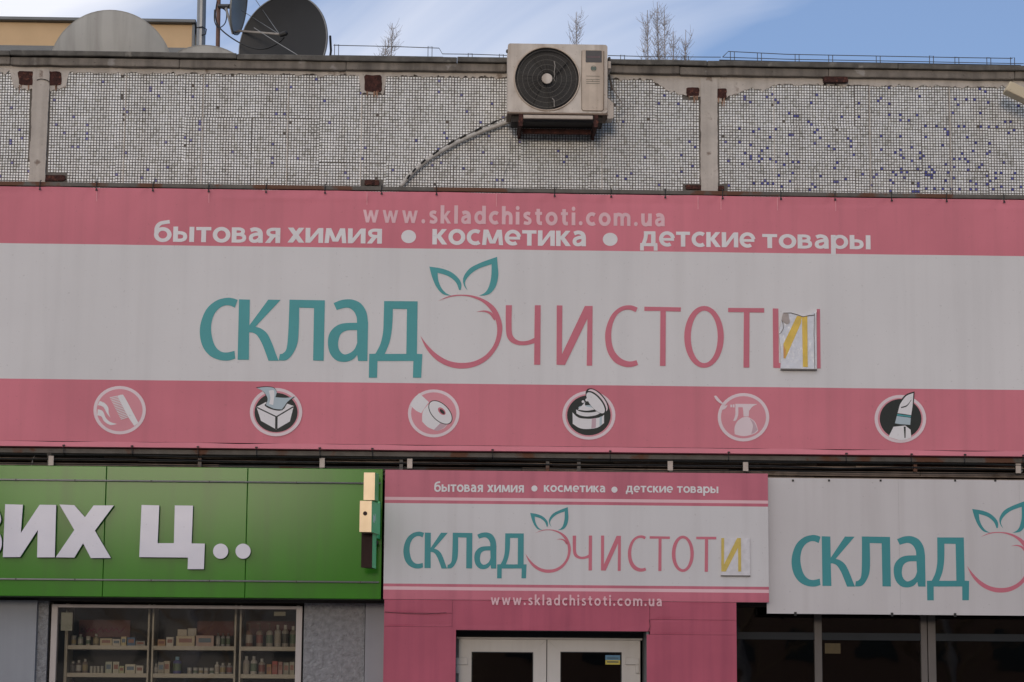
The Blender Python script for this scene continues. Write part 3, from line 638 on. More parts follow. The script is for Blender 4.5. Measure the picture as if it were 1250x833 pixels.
sh = [(TXT, [(128, 120, 1), (152, 130), (170, 152), (172, 178), (181, 203, 1), (163, 180), (150, 155), (138, 145), (118, 140, 1)]),
      (TXT, [(118, 160, 1), (143, 170), (158, 203), (180, 223), (213, 233, 1), (180, 238), (150, 220), (137, 197), (116, 190, 1)]),
      (TXT, [(215, 95, 1), (236, 89), (252, 103), (318, 227, 1), (298, 243, 1), (270, 202, 1), (257, 178, 1)])]
for i in range(15):
    t = i / 14; sh.append((TXT, line((217 + 50 * t, 96 + 103 * t), (178 + 54 * t, 104 + 106 * t), 4.2)))
icon(0, 90, 460, 4.032, (226, 165, 129, 119), None, None, sh, 'round icon of a comb beside strands of hair')
tis = [(902, 57, 1), (945, 52), (985, 57), (1000, 78, 1), (993, 102, 1), (1045, 105), (1084, 99, 1), (1052, 125), (1036, 148), (1024, 162, 1), (985, 158), (946, 140, 1), (955, 110), (940, 80), (922, 66)]
tc_ = (990, 105)
grow = lambda pts, c, k: [(c[0] + (p[0] - c[0]) * k, c[1] + (p[1] - c[1]) * k, *p[2:]) for p in pts]
sh = [(TXT, [(900, 150, 1), (945, 126, 1), (1035, 128, 1), (1083, 145, 1), (1064, 221, 1), (997, 260, 1), (922, 218, 1)]),
      (DARK, line((902, 152), (998, 198), 6)), (DARK, line((998, 198), (1082, 148), 6)), (DARK, line((998, 196), (997, 258), 12)),
      (DARK, S_([(940, 142), (960, 130), (1030, 135), (1040, 152), (1015, 168), (970, 160)])),
      (DARK, grow(tis, tc_, 1.07)), (BLUEISH, tis), (TXT, [(960, 70, 1), (985, 68), (988, 95, 1), (982, 140, 1), (962, 135, 1), (968, 105)])]
icon(1, 90, 460, 4.032, (996, 175, 129, 119), (996, 177, 106, 97), None, sh, 'round dark icon of a tissue box')
sh = [(TXT, [(132, 84, 1), (158, 108), (182, 130, 1), (163, 155), (143, 186, 1), (115, 172), (88, 146, 1), (106, 112)]),
      (TXT, [(185, 135, 1), (158, 165), (148, 190), (147, 228, 1), (178, 258), (225, 276, 1), (258, 262), (280, 238, 1)]),
      (MAUVE, [(205, 272, 1), (240, 236, 1), (278, 238, 1), (255, 262), (225, 276, 1)]),
      (DARK, circ(240, 182, 75, 44, 36, 45)), (TXT, circ(240, 182, 71, 40, 36, 45)), (RED, circ(247, 176, 24, 14, 24, 45)), (DARK, circ(249, 178, 17, 8, 20, 45))]
icon(2, 480, 460, 4.167, (206, 187, 131, 122), None, None, sh, 'round icon of a toilet paper roll')
lid = circ(1038, 126, 72, 33, 36, 50)
sh = [(TXT, [(912, 182, 1), (913, 240, 1), (948, 262), (990, 267), (1040, 259), (1072, 236, 1), (1072, 195, 1), (1050, 208), (990, 215), (935, 202)]),
      (MAUVE, [(1010, 214, 1), (1032, 211, 1), (1030, 260, 1), (1008, 264, 1)]), (BLUEISH, [(1050, 206, 1), (1062, 202, 1), (1061, 246, 1), (1049, 252, 1)]),
      (DARK, [(926, 190, 1), (950, 205), (990, 209), (1030, 203), (1058, 188, 1), (1058, 194, 1), (1030, 209), (990, 214), (950, 211), (926, 198, 1)]),
      (TXT, [(930, 168, 1), (932, 188, 1), (955, 199), (990, 203), (1030, 197), (1052, 186, 1), (1054, 168, 1), (1025, 180), (990, 183), (955, 179)]),
      (DARK, circ(992, 160, 58, 17)), (BLUEISH, circ(992, 158, 50, 12)),
      (TXT, [(938, 168, 1), (958, 150), (976, 128, 1), (978, 150), (1010, 158), (1030, 166, 1), (985, 174)]),
      (DARK, circ(1038, 126, 80, 40, 36, 50)), (PALE, circ(1040, 122, 70, 30, 36, 50)), (DARK, circ(1032, 131, 71, 31, 36, 50)), (TXT, circ(1029, 134, 66, 27, 36, 50)),
      (TXT, circ(965, 128, 7)), (TXT, circ(985, 119, 8))]
icon(3, 480, 460, 4.167, (995, 197, 135, 124), (995, 197, 111, 102), None, sh, 'round dark icon of a cream jar with open lid')
sh = [(PALE, [(225, 202, 1), (245, 198), (263, 203), (290, 225), (304, 266, 1), (285, 281), (235, 293), (189, 284, 1), (188, 250), (202, 220)]),
      (MAUVE, [(262, 206, 1), (285, 225), (301, 262, 1), (285, 277), (270, 282, 1), (278, 240)]),
      (PALE, [(230, 160, 1), (260, 160, 1), (258, 196, 1), (232, 196, 1)]),
      (PALE, [(192, 134, 1), (301, 135, 1), (276, 148), (262, 166, 1), (230, 166, 1), (228, 151, 1), (206, 151, 1), (206, 185), (196, 214), (181, 218, 1), (191, 190), (192, 160)]),
      (PALE, [(167, 138, 1), (176, 138, 1), (176, 151, 1), (167, 151, 1)]), (PALE, [(179, 137, 1), (188, 137, 1), (188, 152, 1), (179, 152, 1)]),
      (PALE, [(86, 96, 1), (97, 94), (110, 108), (128, 128), (148, 141, 1), (120, 133), (98, 116)]),
      (PALE, [(154, 141, 1), (142, 158), (122, 166, 1), (130, 148)])]
icon(4, 850, 460, 4.032, (232, 200, 127, 119), None, None, sh, 'round icon of a spray bottle')
sh = [(DARK, [(996, 131, 1), (1028, 90), (1074, 73, 1), (1069, 145), (1060, 250, 1), (970, 240, 1), (985, 180, 1)]),
      (TXT, [(1002, 136, 1), (1031, 97), (1068, 81, 1), (1064, 140), (1057, 190, 1), (1022, 184), (990, 180, 1)]),
      (DARK, [(1006, 150, 1), (1036, 140), (1058, 112, 1), (1057, 118, 1), (1036, 146), (1008, 155, 1)]),
      (TEAL, [(988, 184, 1), (1056, 193, 1), (1055, 200, 1), (987, 192, 1)]),
      (BLUEISH, [(986, 194, 1), (1055, 203, 1), (1052, 243, 1), (977, 230, 1)]),
      (DARK, [(975, 232, 1), (1054, 238, 1), (1057, 300, 1), (950, 290, 1)]),
      (TXT, [(970, 247, 1), (1028, 241, 1), (1054, 262, 1), (1057, 299, 1), (1010, 313), (945, 297, 1)]),
      (DARK, [(1020, 246, 1), (1030, 247, 1), (1029, 302, 1), (1024, 303, 1)])]
icon(5, 850, 460, 4.032, (1004, 208, 127, 118), (1005, 207, 103, 97), None, sh, 'round dark icon of a lipstick')

# crumpled film box on the last letter
Z7 = lambda x, y, Y=YB - .03: XZ(920 + x / 8.33, 360 + y / 8.33, Y)
st = thing('letter_patch', 'torn glossy white patch with yellow strokes over the last letter of the long banner', 'patch', (P(973, 416, YB).x, YB, P(973, 416, YB).z))
mb = MB(); mb.prism([Z7(*p) for p in [(272, 762), (282, 600), (258, 400), (285, 250), (302, 186), (400, 190), (500, 218), (560, 214), (640, 150), (628, 300), (640, 500), (640, 765)]][::1], YB - .030, YB - .007).build('patch_panel', GLOSSW, st)
mb = MB(); mb.prism([Z7(*p) for p in [(304, 640), (302, 500), (440, 215), (490, 222), (480, 290), (320, 655)]], YB - .0325).build('yellow_stroke', YEL, st)
mb = MB(); mb.prism([Z7(*p) for p in [(490, 222), (545, 216), (550, 735), (500, 735)]], YB - .0335).build('yellow_stroke', YEL, st)
mb = MB(); mb.prism([Z7(*p) for p in [(303, 645), (302, 508), (326, 560), (322, 640)]], YB - .0345).build('orange_tip', YELO, st)
mb = MB(); mb.prism([Z7(*p) for p in cmr([(300, 190), (350, 195), (358, 240), (368, 270), (345, 300), (310, 285), (288, 260)])], YB - .035).build('torn_flap', flat('torn_paper', (.42, .36, .33), .8), st)
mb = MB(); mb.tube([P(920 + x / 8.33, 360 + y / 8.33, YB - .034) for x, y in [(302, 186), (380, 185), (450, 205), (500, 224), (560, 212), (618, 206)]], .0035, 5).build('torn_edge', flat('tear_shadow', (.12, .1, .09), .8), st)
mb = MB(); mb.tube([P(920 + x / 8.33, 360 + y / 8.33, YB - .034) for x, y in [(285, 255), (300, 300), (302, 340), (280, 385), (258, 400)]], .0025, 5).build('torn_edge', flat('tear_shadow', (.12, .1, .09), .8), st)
mb = MB(); mb.pbox(920 + 275 / 8.33, 360 + 752 / 8.33, 920 + 645 / 8.33, 360 + 767 / 8.33, YB - .033, YB - .006).build('patch_rim', AFRAME, st)
mb = MB(); mb.tube([P(920 + x / 8.33, 360 + y / 8.33, YB - .031) for x, y in [(618, 190), (614, 400), (620, 600), (622, 750)]], .003, 5).build('patch_rim', AFRAME, st)

# ================================================================== PINK SIGN OVER THE DOOR
YP = -.45
ps = thing('entrance_signboard', 'pink and white signboard with the full shop name above the glazed double door', 'signboard', (P(703, 654, YP).x, YP, P(703, 654, YP).z))
xl, xr = P(469, 654, YP).x, P(938, 654, YP).x
zz = [P(703, y, YP).z for y in (576, 609, 612.7, 616.5, 714.5, 718, 722, 733.5)]
m_ = [PINK2, TXP, PINK2, WHITE2, PINK2, TXP, PINK2]
MB().box(xl, xr, YP + .003, -.33, zz[7] + .002, zz[0] - .002).build('sign_box', flat('box_side', (.42, .38, .37), .6), ps, bevel=.004)
for i, nm in enumerate(['upper_band', 'stripe', 'upper_band', 'white_field', 'lower_band', 'stripe', 'lower_band']):
    MB().box(xl, xr, YP, YP + .0029, zz[i + 1], zz[i]).build(nm, m_[i], ps)
for l, t, r, b, s_ in ((530, 588.5, 639.5, 601, 'бытовая химия'), (664, 592.8, 739, 601, 'косметика'), (764, 593.6, 877, 605, 'детские товары')):
    text(s_, l, t, r, b, YP - .002, TXT, ps)
for cx, cy in ((652.3, 596.5), (750, 598)): MB().prism([XZ(*p, YP) for p in circ(cx, cy, 3.7)], YP - .002).build('print_dot', TXT, ps)
xb0, zb0 = XZ(245, 366, YB); xb1, zb1 = XZ(*ZC((1038, 784)), YB)
def fit(a_px, a_src, b_px, b_src, Y):
    """affine from the big logo plane to another, from two point pairs"""
    (x0, z0), (x1, z1_) = XZ(*a_px, Y), XZ(*b_px, Y); (u0_, v0_), (u1, v1) = XZ(*a_src, YB), XZ(*b_src, YB)
    sx = (x1 - x0) / (u1 - u0_); sz = (z1_ - z0) / (v1 - v0_)
    return lambda x, z: (x0 + (x - u0_) * sx, z0 + (z - v0_) * sz)
ZP = lambda x, y: (460 + x / 3.472, 560 + y / 3.472)
T2 = fit(ZP(114, 509), (180 + 222 / 3.472, 220 + 838 / 3.472), (740 + 487 / 3.623, 560 + 213 / 3.472 + .5), (760 + 600 / 3.472, 220 + 326 / 3.472 + 5.5), YP)
logo(ps, TEAL2, RED, YP - .0025, T2, skip=(15, 16))
text('www.skladchistoti.com.ua', 599, 726.3, 808, 739.5, YP - .004, TXP, ps, space=3.4)
st = thing('letter_patch', 'flat white square patch with a yellow letter on the entrance signboard', 'patch', (P(897, 680, YP).x, YP, P(897, 680, YP).z))
MB().pbox(880, 657, 915.5, 702.5, YP - .012, YP - .003).build('patch_panel', flat('patch_white', (.62, .60, .62), .3), st)
ZQ = lambda x, y: XZ(740 + x / 3.623, 560 + y / 3.623, YP)
MB().prism([ZQ(*p) for p in [(508, 352), (521, 352), (520, 468), (578, 352), (595, 352), (596, 500), (583, 500), (582, 395), (528, 500), (508, 500)]], YP - .014).build('letter', flat('faded_yellow', (.60, .44, .09), .5), st)
MB().pbox(880, 702.5, 916, 703.8, YP - .014, YP - .003).build('patch_rim', AFRAME, st)

# pink cladding round the door
YC = YP + .003
por = thing('entrance_portal', 'faded pink sheet cladding framing the entrance under the signboard', 'cladding', (P(680, 780, YC).x, YC, .12))
zc = P(703, 733.9, YC).z; zd = P(673, 770, YC).z
xl0, xl1, xr0, xr1 = P(468.5, 780, YC).x, P(556.5, 780, YC).x, P(789.5, 780, YC).x, P(899, 760, YC).x
zq = P(560, 752, YC).z
def clad(x0, x1, za, zb_, dy=0, sag=0):
    mb = MB(); n = 10; k = 6; vs = []; fs = []
    for j in range(k + 1):
        for i in range(n + 1):
            x = x0 + (x1 - x0) * i / n; z = za + (zb_ - za) * j / k
            vs.append((x, YC + dy + (.006 * noise.noise(Vector((x * 2.5, z * 2, 8))) if 0 < i < n and 0 < j < k else 0), z))
    for j in range(k):
        for i in range(n): a = j * (n + 1) + i; fs.append((a, a + 1, a + n + 2, a + n + 1))
    mb.add(vs, fs)
    mb.box(x0, x1, YC + dy + .006, YC + dy + .02, za, zb_)
    return mb.build('cladding_sheet', PORTAL, por, smooth=False)
zs1 = P(510, 748.5, YC).z; zs2 = P(510, 765, YC).z
clad(xl0, P(552, 740, YC).x, zs1 + .002, zc)
clad(P(552, 740, YC).x + .002, P(793, 740, YC).x, zd, zc, .002)
clad(P(793.5, 740, YC).x, xr1, P(850, 757, YC).z + .002, zc)
clad(xl0, P(552, 740, YC).x, zs2, zs1, .004)
clad(xl0, xl1, .12, zs2 - .002)
clad(P(793.5, 740, YC).x, xr1, P(850, 775, YC).z, P(850, 757, YC).z, .003)
clad(xr0, xr1, .12, P(850, 775, YC).z - .002)
MB().box(xl0, xl0 + .02, YC + .021, -.031, .12, zc).build('side_sheet', PORTAL, por)
MB().box(xr1 - .02, xr1, YC + .021, -.011, .12, zc).build('side_sheet', PORTAL, por)
MB().box(xl1 - .02, xl1, YC + .021, -.06, .12, zd).build('reveal', flat('grey_reveal', (.16, .17, .17), .7), por)
MB().box(xr0, xr0 + .02, YC + .021, -.06, .12, zd).build('reveal', flat('grey_reveal', (.16, .17, .17), .7), por)
MB().box(xl1, xr0, YC + .021, .0, zd + .001, zd + .02).build('soffit', DKFR, por)
tube_p = [P(px, py, YC - .008) for px, py in [(472, 735.5), (500, 735), (533, 736)]]
MB().tube([P(x, y, YC - .003) for x, y in [(470, 747), (495, 749), (520, 749.5), (545, 748)]], .004, 4).build('fold_crease', flat('crease', (.16, .04, .06), .7), por)
MB().tube([P(x, y, YC - .003) for x, y in [(792.5, 757), (793.5, 765), (791, 771)]], .004, 4).build('fold_crease', flat('crease', (.16, .04, .06), .7), por)

# ---- double door
YD = -.10
dz = .12
dr = thing('double_door', 'white framed glazed double door under the pink portal', 'door', (P(672, 800, YD).x, YD, .12))
zt_ = P(672, 781, YD).z
x0, xm, x1 = P(558, 800, YD).x, P(667.5, 800, YD).x, P(781, 800, YD).x
MB().box(xl1 + .001, xr0 - .001, -.07, -.02, zt_ + .02, zd - .001).build('transom_panel', DKFR, dr)
MB().box(P(561, 800, YD).x - .03, xr0 - .01, -.09, -.03, zt_ + .001, zt_ + .018).build('outer_frame', DFRAME, dr)
MB().box(xl1 + .004, x0 + .012, -.085, -.03, .12, zt_).build('outer_frame', flat('grey_jamb', (.2, .2, .2), .6), dr)
MB().box(x1 + .03, xr0 - .003, -.085, -.03, .12, zt_).build('outer_frame', flat('grey_jamb', (.2, .2, .2), .6), dr)
def leaf(xa_, xb_, gl, gr):
    lf = MB(); zgt = P((gl + gr) / 2, 796, YD).z; a, b = P(gl, 810, YD).x, P(gr, 810, YD).x
    # mitred frame: four pieces
    T = zt_ - .002; B = .14; zb2 = .5
    lo = lambda pts: lf.prism(pts, YD, YD + .06)
    o = lf.prism([(xa_, T), (a, zgt), (b, zgt), (xb_, T)][::-1], YD, YD + .06).build('top_rail', DFRAME, dr, bevel=.003)
    MB().prism([(xa_, B), (a, zb2), (a, zgt - .0), (xa_, T - .002)], YD + .0005, YD + .06).build('stile', DFRAME, dr, bevel=.003)
    MB().prism([(b, zb2), (xb_, B), (xb_, T - .002), (b, zgt)], YD + .0005, YD + .06).build('stile', DFRAME, dr, bevel=.003)
    MB().prism([(xa_, B), (xb_, B), (b, zb2), (a, zb2)], YD, YD + .06).build('bottom_rail', DFRAME, dr, bevel=.003)
    bead = flat('rubber_gasket', (.03, .03, .03), .7)
    MB().box(a, b, YD + .012, YD + .03, zgt - .008, zgt).build('gasket', bead, dr)
    MB().box(a, a + .008, YD + .012, YD + .03, zb2, zgt - .008).build('gasket', bead, dr)
    MB().box(b - .008, b, YD + .012, YD + .03, zb2, zgt - .008).build('gasket', bead, dr)
    MB().box(a, b, YD + .035, YD + .042, zb2, zgt).build('pane', GLASSD, dr)
leaf(x0 + .015, xm - .004, 575.5, 651)
leaf(xm + .004, x1 + .004, 684, 759)
for l, r, s in ((556.5, 571, -1), (763.5, 780, 1)):
    mb = MB(); mb.pbox(l, 803, r, 811.5, YD - .02, YD)
    if s < 0: mb.pbox(l, 811.5, l + 4, 822, YD - .02, YD)
    else: mb.pbox(r - 4, 811.5, r, 822, YD - .02, YD)
    mb.build('hinge', DFRAME, dr, bevel=.003)
pst = thing('door_sticker', 'small blue and yellow sticker on the right glass leaf of the door', 'sticker', (P(748, 805, YD).x, YD, P(748, 805, YD).z))
MB().pbox(739, 800, 757, 806, YD + .031, YD + .034).build('blue_half', flat('flag_blue', (.07, .20, .32), .5), pst)
MB().pbox(739, 806, 757, 811.5, YD + .031, YD + .034).build('yellow_half', flat('flag_yellow', (.50, .40, .05), .5), pst)
MB().pbox(741, 803, 755, 804, YD + .029, YD + .0305).build('print', flat('sticker_ink', (.02, .05, .06), .5), pst)
MB().pbox(741, 807.6, 755, 809, YD + .029, YD + .0305).build('print', flat('sticker_ink', (.02, .05, .06), .5), pst)

# ================================================================== RIGHT SIGN
YR = -.37
rs = thing('white_signboard', 'weathered white signboard with large teal and pink shop name right of the entrance', 'signboard', (P(1100, 667, YR).x, YR, P(1100, 667, YR).z))
zt_r, zb_r = P(1093, 585, YR).z, P(1093, 750.5, YR).z
xs0 = P(936, 740, YR).x; seam = P(1246, 667, YR).x
for a, b in ((xs0, P(1098, 667, YR).x), (P(1098, 667, YR).x, seam), (seam, seam + 1.3), (seam + 1.3, seam + 3.0)):
    MB().box(a + .0005, b - .0005, YR, YR + .003, zb_r, zt_r).build('sign_sheet', WHITE3, rs)
MB().box(xs0 + .01, seam + 3, YR + .0035, YR + .08, zb_r + .015, zt_r - .01).build('sign_frame', AFRAME, rs)
MB().box(xs0, seam + 3, YR + .081, -.16, zt_r - .03, zt_r).build('sign_frame', RSTEEL, rs)
ZR = lambda x, y: (930 + x / 3.472, 540 + y / 3.472)
T3 = fit(ZR(127, 670), (180 + 222 / 3.472, 220 + 838 / 3.472), ZR(890, 588), (180 + 1165 / 3.472, 220 + 737 / 3.472), YR)
# vertical scale from the leaf tip and the foot of the letters
zf = P(ZR(0, 670)[0] + 60, ZR(0, 670)[1], YR).z
def T3b(x, z, T=T3): return T(x, z)
(ua, va), (ub, vb) = XZ(180 + 1000 / 3.472, 220 + 838 / 3.472, YB), XZ(480 + 153 / 3.472, 220 + 367 / 3.472, YB)
(wa, wz), (wb, wz2) = XZ(*ZR(712, 670), YR), XZ(*ZR(891, 283), YR)
sz = (wz2 - wz) / (vb - va)
xA, xB = XZ(*ZR(127, 600), YR)[0], XZ(*ZR(891, 283), YR)[0]; uA, uB = XZ(180 + 222 / 3.472, 220 + 650 / 3.472, YB)[0], ub
sx = (xB - xA) / (uB - uA)
T3 = lambda x, z: (xA + (x - uA) * sx, wz + (z - va) * sz)
logo(rs, TEAL2, RED, YR - .0015, T3)
for px in (971, 1089, 1166): MB().pbox(px - 1.5, 747 + (px - 936) * .007, px + 1.5, 751.5 + (px - 936) * .007, YR - .008, YR - .0005).build('clip', CABLE, rs)
for px in (968, 1012, 1075, 1166, 1215): MB().pbox(px - 1.2, 585.5, px + 1.2, 588, YR - .006, YR - .0005).build('screw', CABLE, rs)

# ---- right storefront
YS = .02
sf = thing('storefront_window', 'dark glazed shopfront with aluminium frames under the white signboard', 'window', (P(1075, 790, YS).x, YS, .55))
ztop = P(1075, 722, YS).z
def vbar(l, r, m, yf=YS, t=720, b=None): MB().box(P(l, 790, yf).x, P(r, 790, yf).x, yf, yf + .06, .55, ztop).build('mullion', m, sf, bevel=.003)
edges = [899, 994, 1124, 1390, 1540]
for l, r in ((994.5, 1003.5), (1124.5, 1132), (1133, 1142.5), (1390, 1399)): vbar(l, r, AFRAME)
for a, b in ((899, 994.5), (1003.5, 1124.5), (1142.5, 1390), (1399, 1560)):
    MB().box(P(a, 780, YS).x, P(b, 780, YS).x, YS + .001, YS + .058, P(1075, 782, YS).z, P(1075, 773, YS).z).build('transom', DKFR, sf, bevel=.003)
    MB().box(P(a, 780, YS).x, P(b, 780, YS).x, YS + .03, YS + .036, P(1075, 773, YS).z, ztop).build('pane', GLASSD, sf)
    MB().box(P(a, 780, YS).x, P(b, 780, YS).x, YS + .03, YS + .036, .55, P(1075, 782, YS).z).build('pane', GLASSD, sf)
    MB().box(P(a, 780, YS).x, P(b, 780, YS).x, YS + .45, YS + .5, .55, P(1075, 720, YS).z).build('inner_blind', INTERD, sf)  # near-black sheet stands in for the unlit room behind the glass
tag(MB().pbox(1007, 785.5, 1026, 798, YS + .024, YS + .0285).build('window_sticker', flat('dim_yellow', (.075, .048, .01), .6)), 'small dull yellow sticker behind the dark shopfront glass', 'sticker')

# ================================================================== GREEN SIGN
YG = -.42
gs = thing('green_signboard', 'glossy green panelled signboard with raised white letters at the left', 'signboard', (P(230, 650, YG).x, YG, P(230, 650, YG).z))
zgt, zgb = P(234, 570.5, YG).z, P(234, 729.5, YG).z
sx_ = [P(-420, 650, YG).x, P(-200, 650, YG).x, P(-50, 650, YG).x, P(127.5, 650, YG).x, P(300.7, 650, YG).x, P(466.5, 650, YG).x]
for i, (a, b) in enumerate(zip(sx_, sx_[1:])):
    MB().box(a + .002, b - .002, YG + RND.uniform(-.001, .002), YG + .03, zgb, zgt).build('panel', GREEN, gs, bevel=.004)
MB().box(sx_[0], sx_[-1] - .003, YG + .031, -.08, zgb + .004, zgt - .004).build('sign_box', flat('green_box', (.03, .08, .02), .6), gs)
for y in (588, 709):
    z = P(234, y, YG - .02).z
    MB().tube([(sx_[0], YG - .022, z), (sx_[-1] - .02, YG - .022, z)], .0075, 8).build('light_rail', flat('pale_rail', (.30, .28, .27), .5, .2), gs, smooth=True)
    for px in (20, 92, 185, 256, 362, 440):
        x = P(px, y, YG).x; MB().box(x - .006, x + .006, YG - .03, YG - .001, z - .009, z + .009).build('rail_clip', flat('dark_clip', (.06, .06, .05), .5), gs)
ZG = lambda p: XZ(p[0] / 3.472, 540 + p[1] / 3.472, YG - .05)
GL = [[(22, 263), (97, 265), (88, 385), (168, 265), (238, 266), (232, 488), (157, 488), (160, 372), (85, 487), (12, 487)],
      [(252, 264), (315, 267), (360, 318), (397, 268), (482, 268), (402, 375), (470, 491), (385, 491), (352, 428), (315, 489), (236, 488), (315, 372)],
      [(600, 266), (675, 268), (668, 428), (737, 428), (741, 268), (818, 269), (812, 429), (868, 430), (864, 538), (795, 538), (797, 489), (590, 487)]]
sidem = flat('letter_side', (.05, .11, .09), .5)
def raised(loops, nm):
    mb = MB(); n0 = 0
    mb.use(ACRYL).prism(loops, YG - .05); 
    mb.use(sidem)
    for lo in loops:
        k = len(lo); mb.add([(p[0], YG - .05, p[1]) for p in lo] + [(p[0], YG - .003, p[1]) for p in lo], [(i, (i + 1) % k, (i + 1) % k + k, i + k) for i in range(k)])
    mb.build(nm, None, gs)
for g_ in GL: raised([[ZG(p) for p in g_]], 'raised_letter')
raised([[ZG(p) for p in circ(935, 462, 32)]], 'raised_dot'); raised([[ZG(p) for p in circ(1030, 462, 32)]], 'raised_dot')
raised([[ZG(p) for p in cmr([(-160, 263, 1), (-70, 263, 1), (-20, 275), (0, 305), (2, 340), (-28, 372, 1), (0, 392), (8, 430), (-5, 465), (-50, 487, 1), (-165, 487, 1)])],
        [ZG(p) for p in cmr([(-95, 310, 1), (-70, 310), (-60, 328), (-72, 346), (-95, 347, 1)])], [ZG(p) for p in cmr([(-97, 392, 1), (-70, 392), (-58, 415), (-72, 438), (-98, 438, 1)])]], 'raised_letter')

# ---- pharmacy cross, seen almost edge-on
cr = thing('cross_sign', 'green cross shaped box sign seen edge-on at the end of the green signboard', 'sign', (P(450, 640, -.7).x, -.7, P(450, 640, -.7).z))
def cz(px, py, Y): return P(px, py, Y)
# the cross is a thick plate whose face points right and a little to the viewer
def cbox(nm, px0, px1, pt, pb, y_out, y_in, m1, m2):
    xo, xo1 = P(px0, (pt + pb) / 2, y_out).x, P(px1, (pt + pb) / 2, y_out).x
    z1_, z0_ = P(px0, pt, y_out).z, P(px0, pb, y_out).z
    sk = .06   # the face swings out to the right as it nears the wall
    mb = MB(); mb.use(m1)
    v = [(xo, y_out, z0_), (xo1, y_out, z0_), (xo1, y_out, z1_), (xo, y_out, z1_), (xo + sk, y_in, z0_), (xo1 + sk * (y_in - y_out) / .15 * .55, y_in, z0_), (xo1 + sk * (y_in - y_out) / .15 * .55, y_in, z1_), (xo + sk, y_in, z1_)]
    mb.add(v, [(0, 1, 2, 3), (0, 3, 7, 4), (0, 4, 5, 1), (3, 2, 6, 7), (4, 7, 6, 5)])
    mb.use(m2); mb.add(v, [(1, 5, 6, 2)])
    return mb.build(nm, None, cr)
cbox('upper_arm', 444, 457.5, 577, 610.5, -.76, -.62, BRASS, LGREEN)
cbox('outer_arm', 439, 453.5, 611.5, 649.5, -.93, -.621, BRASS, LGREEN)
cbox('lower_arm', 441, 454.5, 650, 693, -.76, -.62, BRASSD, LGREEN)
for l_, t_, r_2, b_2 in ((456.8, 578, 460.6, 611), (453, 612, 463, 649), (454, 650.5, 457.8, 693)): MB().pbox(l_, t_, r_2, b_2, -.617, -.60).build('green_face', LGREEN, cr)
cbox('inner_arm', 449, 460, 611, 657, -.598, -.47, BRASSD, LGREEN)
MB().pbox(449, 660, 461, 664, -.6, YG).build('mount', CABLE, cr)
MB().prism([XZ(*p, -.80) for p in circ(446.3, 628.5, 2.6, 2.6, 14)], -.934, -.931).build('scorch_spot', flat('scorch', (.04, .02, .015), .8), cr)
# white strokes on the green face
for k in range(5):
    t = .12 + k * .17; y_ = -.90 + .25 * t
    xx = P(453.5, 630, -.93).x + (y_ + .93) * .045 / .15 * .55 + .003
    z0_ = P(455, 638 - 3 * (k % 2), -.8).z; MB().add([(xx, y_, z0_), (xx + .012, y_ + .03, z0_ - .01), (xx + .012, y_ + .03, z0_ + .05), (xx, y_, z0_ + .07)], [(0, 1, 2, 3)]).build('print', LIME, cr)

# ================================================================== SHOP WINDOW (left)
YW = .05
wn = thing('shop_window', 'white framed shop window showing stocked shelves beneath the green signboard', 'window', (P(215, 790, YW).x, YW, 1.4))
xw0, xw1, xg0, xg1 = P(62, 790, YW).x, P(368.5, 790, YW).x, P(69.5, 790, YW).x, P(361, 790, YW).x
zw, zgl, zsill = P(215, 739, YW).z, P(215, 743, YW).z, P(215, 860, YW).z
MB().box(xw0, xg0, YW - .03, YW + .05, zsill, zw).build('frame_stile', WFRAME, wn, bevel=.003)
MB().box(xg1, xw1, YW - .03, YW + .05, zsill, zw).build('frame_stile', WFRAME, wn, bevel=.003)
MB().box(xg0, xg1, YW - .03, YW + .05, zgl, zw).build('frame_head', WFRAME, wn, bevel=.003)
MB().box(xw0, xw1, YW - .06, YW + .05, zsill - .05, zsill - .001).build('window_sill', WFRAME, wn)
MB().box(xg0, xg1, YW + .01, YW + .018, zsill, zgl).build('pane', GLASS, wn)
YH = .30
shf = thing('display_shelving', 'white display shelving with two dividers behind the shop window', 'shelving', (P(215, 790, YH).x, YH, .12))
Zs = lambda x, y: (40 + x / 2.841, 725 + y / 2.841)
for l, r in ((110, 120), (397, 403), (412, 418), (698, 704), (716, 722), (912, 922)):
    a = P(Zs(l, 0)[0], 790, YH).x; b = P(Zs(r, 0)[0], 790, YH).x
    MB().box(a, b, YH, YH + .35, .12, P(215, 738, YH).z).build('upright', SHELF, shf)
for (l, r) in ((120, 397), (418, 698), (722, 912)):
    for t, b in ((181, 195), (277, 291), (372, 386)):
        yy = (t + b) / 2
        MB().box(P(Zs(l, 0)[0], 790, YH).x + .002, P(Zs(r, 0)[0], 790, YH).x - .002, YH + .005, YH + .34, P(215, Zs(0, b)[1], YH).z, P(215, Zs(0, t)[1], YH).z).build('shelf', SHELF, shf)
MB().box(P(Zs(110, 0)[0], 790, YH).x, P(Zs(922, 0)[0], 790, YH).x, YH + .352, YH + .36, .12, P(215, 738, YH).z).build('back_panel', INTER, shf)
